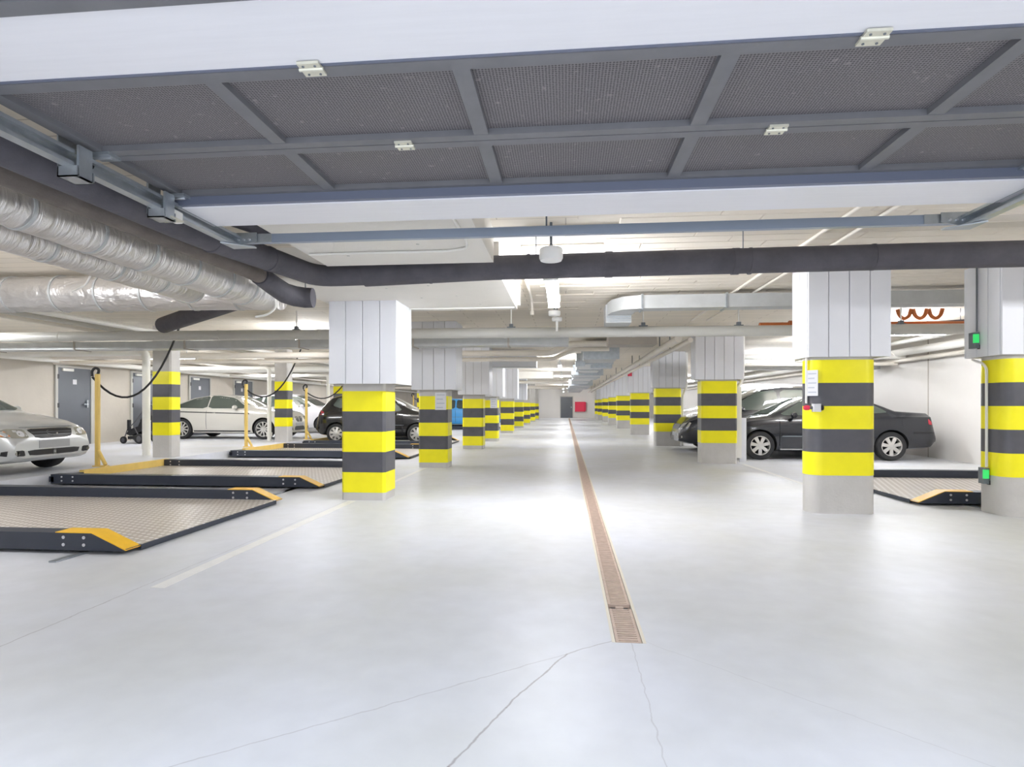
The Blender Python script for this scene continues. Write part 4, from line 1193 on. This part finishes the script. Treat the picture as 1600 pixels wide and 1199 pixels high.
# ---- dark sedan at the right, nose towards the aisle (faces -x)
car(dict(L=4.66, W=1.76, label='dark blue sedan with alloy wheels parked across the bay by the white wall', loc=(5.75, 14.2, 0), rz=PI, paint='paint_darkblue',
    top=[(-2.33, .60), (-2.29, .96), (-2.2, 1.05), (-1.75, 1.08), (-1.55, 1.10), (-.95, 1.36), (-.5, 1.44), (0, 1.45), (.3, 1.41), (.7, 1.22), (1.15, 1.0), (1.6, .94), (2.0, .85), (2.18, .76), (2.28, .64), (2.33, .52)],
    belt=[(-2.33, .56), (-2.2, .96), (-1.2, .97), (1.1, .92), (1.6, .87), (2.0, .78), (2.22, .64), (2.33, .48)],
    bot=[(-2.33, .38), (-2.2, .28), (-1.2, .20), (1.3, .19), (2.1, .2), (2.33, .26)],
    r=.32, rim=.215, xf=1.42, xr=-1.36, spokes=7, fr=.8, fk=.32, rr=.35, rk=.14, mirror=(.72, 1.0), mirror_mat='paint_darkblue',
    side_glass=[[(1.0, .99), (.38, 1.34), (-.1, 1.38), (-.1, 1.0)], [(-.18, 1.0), (-.18, 1.38), (-.75, 1.33), (-.85, 1.02)], [(-.92, 1.03), (-.85, 1.30), (-1.15, 1.2), (-1.35, 1.06)]],
    side_parts=[('door_seam', 'well_dark', seam(-.14, .32, -.14, .98), 0), ('door_seam', 'well_dark', seam(1.0, .32, 1.0, .92), 0), ('door_seam', 'well_dark', seam(-.9, .5, -.9, .98), 0), ('side_trim', 'device_grey', bar(-.85, .95, .52, .545), 0),
                ('sill_trim', 'alloy', bar(-.9, .98, .225, .25), 0), ('door_handle', 'device_grey', bar(-.02, .16, .82, .85), 0), ('bumper_trim', 'dark_plastic', bar(-2.28, -1.8, .60, .64), 0), ('tail_lamp', 'tail_lamp', [(-2.28, .78), (-2.12, .80), (-2.12, .92), (-2.24, .94)], 1),
                ('fuel_flap', 'paint_darkblue', bar(-1.75, -1.58, .76, .90), 1)],
    front=[('windscreen', 'car_glass', [(-.7, 1.02), (.7, 1.02), (.54, 1.38), (-.54, 1.38)], 1), ('grille', 'dark_plastic', [(-.4, .56), (.4, .56), (.42, .70), (-.42, .70)], 1),
           ('headlamp', 'head_lamp', [(.46, .6), (.74, .62), (.74, .72), (.5, .72)], 1), ('number_plate', 'plate_grey', bar(-.26, .26, .40, .50), 0)],
    rear=[('rear_window', 'car_glass', [(-.62, 1.14), (.62, 1.14), (.52, 1.36), (-.52, 1.36)], 1), ('tail_lamp', 'tail_lamp', [(.5, .78), (.76, .78), (.74, .94), (.52, .94)], 1), ('number_plate', 'plate_grey', bar(-.26, .26, .6, .71), 0)]))
# ---- dark people carrier behind it
car(dict(L=4.75, W=1.84, label='dark people carrier with bright window trim parked behind the dark sedan', loc=(5.35, 16.2, 0), rz=PI, paint='paint_darkblue',
    top=[(-2.37, .62), (-2.32, 1.1), (-2.2, 1.45), (-1.95, 1.66), (-1.4, 1.73), (-.3, 1.74), (.2, 1.68), (.7, 1.45), (1.35, 1.10), (1.8, 1.0), (2.1, .88), (2.26, .74), (2.34, .6), (2.37, .5)],
    belt=[(-2.37, .58), (-2.2, 1.05), (1.2, 1.02), (1.8, .92), (2.12, .8), (2.3, .62), (2.37, .47)],
    bot=[(-2.37, .38), (-2.2, .26), (-1.2, .2), (1.3, .2), (2.1, .21), (2.37, .27)],
    r=.33, rim=.22, xf=1.45, xr=-1.40, spokes=8, fr=.8, fk=.34, rr=.35, rk=.14, mirror=(.85, 1.12), mirror_mat='paint_darkblue',
    side_glass=[[(1.2, 1.1), (.35, 1.58), (-.1, 1.62), (-.1, 1.1)], [(-.18, 1.1), (-.18, 1.62), (-1.1, 1.62), (-1.1, 1.12)], [(-1.18, 1.12), (-1.18, 1.61), (-1.9, 1.55), (-2.0, 1.15)]],
    side_parts=[('roof_rail', 'chrome', [(-1.9, 1.655), (-.2, 1.675), (.3, 1.62), (.3, 1.635), (-.2, 1.69), (-1.9, 1.67)], 0)],
    front=[('windscreen', 'car_glass', [(-.74, 1.13), (.74, 1.13), (.58, 1.62), (-.58, 1.62)], 1), ('grille', 'dark_plastic', [(-.4, .58), (.4, .58), (.42, .72), (-.42, .72)], 1),
           ('headlamp', 'head_lamp', [(.5, .62), (.78, .64), (.8, .78), (.55, .76)], 1), ('fog_lamp', 'head_lamp', bar(.55, .68, .36, .42), 1), ('number_plate', 'plate_grey', bar(-.26, .26, .40, .50), 0)],
    rear=[('tail_lamp', 'tail_lamp', [(.6, .9), (.8, .9), (.78, 1.3), (.66, 1.3)], 1)]))
# ---- white van further back
car(dict(L=4.9, W=1.9, label='tall white van parked behind the dark people carrier', loc=(6.05, 19.8, 0), rz=PI, paint='paint_van',
    top=[(-2.45, .62), (-2.42, 1.6), (-2.3, 1.9), (-1.8, 1.95), (.2, 1.95), (.6, 1.86), (1.1, 1.5), (1.6, 1.16), (2.05, 1.05), (2.3, .9), (2.4, .7), (2.45, .5)],
    belt=[(-2.45, .58), (-2.3, 1.12), (1.4, 1.08), (2.05, .95), (2.35, .7), (2.45, .47)],
    bot=[(-2.45, .38), (-1.2, .22), (1.3, .22), (2.3, .24), (2.45, .3)],
    r=.33, rim=.22, xf=1.5, xr=-1.5, spokes=8, fr=.6, fk=.28, rr=.3, rk=.08, mirror=(1.1, 1.2), mirror_mat='dark_plastic',
    side_glass=[[(1.35, 1.18), (.75, 1.65), (.2, 1.72), (.2, 1.18)]],
    front=[('windscreen', 'car_glass', [(-.76, 1.22), (.76, 1.22), (.62, 1.8), (-.62, 1.8)], 1), ('grille', 'dark_plastic', [(-.45, .6), (.45, .6), (.45, .78), (-.45, .78)], 1),
           ('headlamp', 'head_lamp', [(.52, .68), (.78, .7), (.8, .9), (.6, .88)], 1), ('number_plate', 'plate_grey', bar(-.26, .26, .42, .52), 0)],
    rear=[('tail_lamp', 'tail_lamp', [(.7, .9), (.85, .9), (.85, 1.4), (.74, 1.4)], 1)]))

# ------------------------------------------------------------------ stroller and small things by the left wall
st = thing('stroller', 'folded black stroller standing by the concrete wall next to the grey door', 'stroller', (-11.9, 15.1, EB), -.15)
for (x, y, r) in ((-.30, -.22, .10), (-.30, .22, .10), (.28, -.26, .14), (.28, .26, .14)):
    wl = MB().lathe([(r * .6, -.025), (r * .95, -.025), (r, 0), (r * .95, .025), (r * .6, .025), (r * .6, -.025)], (0, 0, 0), 'y', 18).build('wheel', 'stroller_black', st)
    wl.location = (x, y, r)
    MB().lathe([(0, -.018), (r * .62, -.018), (r * .62, .018), (0, .018)], (0, 0, 0), 'y', 14).build('hub', 'stroller_grey', wl)
for y in (-.2, .2):
    MB().tube(fillet([(-.30, y, .12), (-.18, y, .42), (.05, y, .58), (.42, y, 1.0), (.62, y, 1.02)], .08), .014, 8).build('frame_tube', 'stroller_grey', st)
    MB().tube([(.28, y * 1.2, .14), (.02, y, .50)], .014, 8).build('rear_tube', 'stroller_grey', st)
MB().tube([(.62, -.2, 1.02), (.62, .2, 1.02)], .018, 8).build('handle_bar', 'stroller_black', st)
MB().prism([(-.24, .26), (-.12, .22), (.24, .34), (.42, .78), (.34, .82), (.16, .48), (-.16, .38)], -.19, .19, 'y').build('seat', 'stroller_black', st)
MB().prism([(-.2, .12), (.26, .12), (.26, .24), (-.2, .2)], -.18, .18, 'y').build('basket', 'stroller_black', st)
for y in (-.21, .21):
    MB().box(-.16, -.08, y - .03, y + .03, .36, .66).build('armrest', 'stroller_black', st)
cy = thing('white_bollard', 'short white cylinder standing between the stroller and the slim striped pillar', 'bollard', (-10.75, 13.9, EB))
MB().lathe([(0, 0), (.09, 0), (.09, .62), (.085, .64), (0, .64)], seg=18).build('tube', 'white_pvc', cy)
MB().lathe([(0, .64), (.095, .64), (.095, .67), (0, .67)], seg=18).build('cap', 'paper_white', cy)

# shared-mesh piece count stays well inside the limits
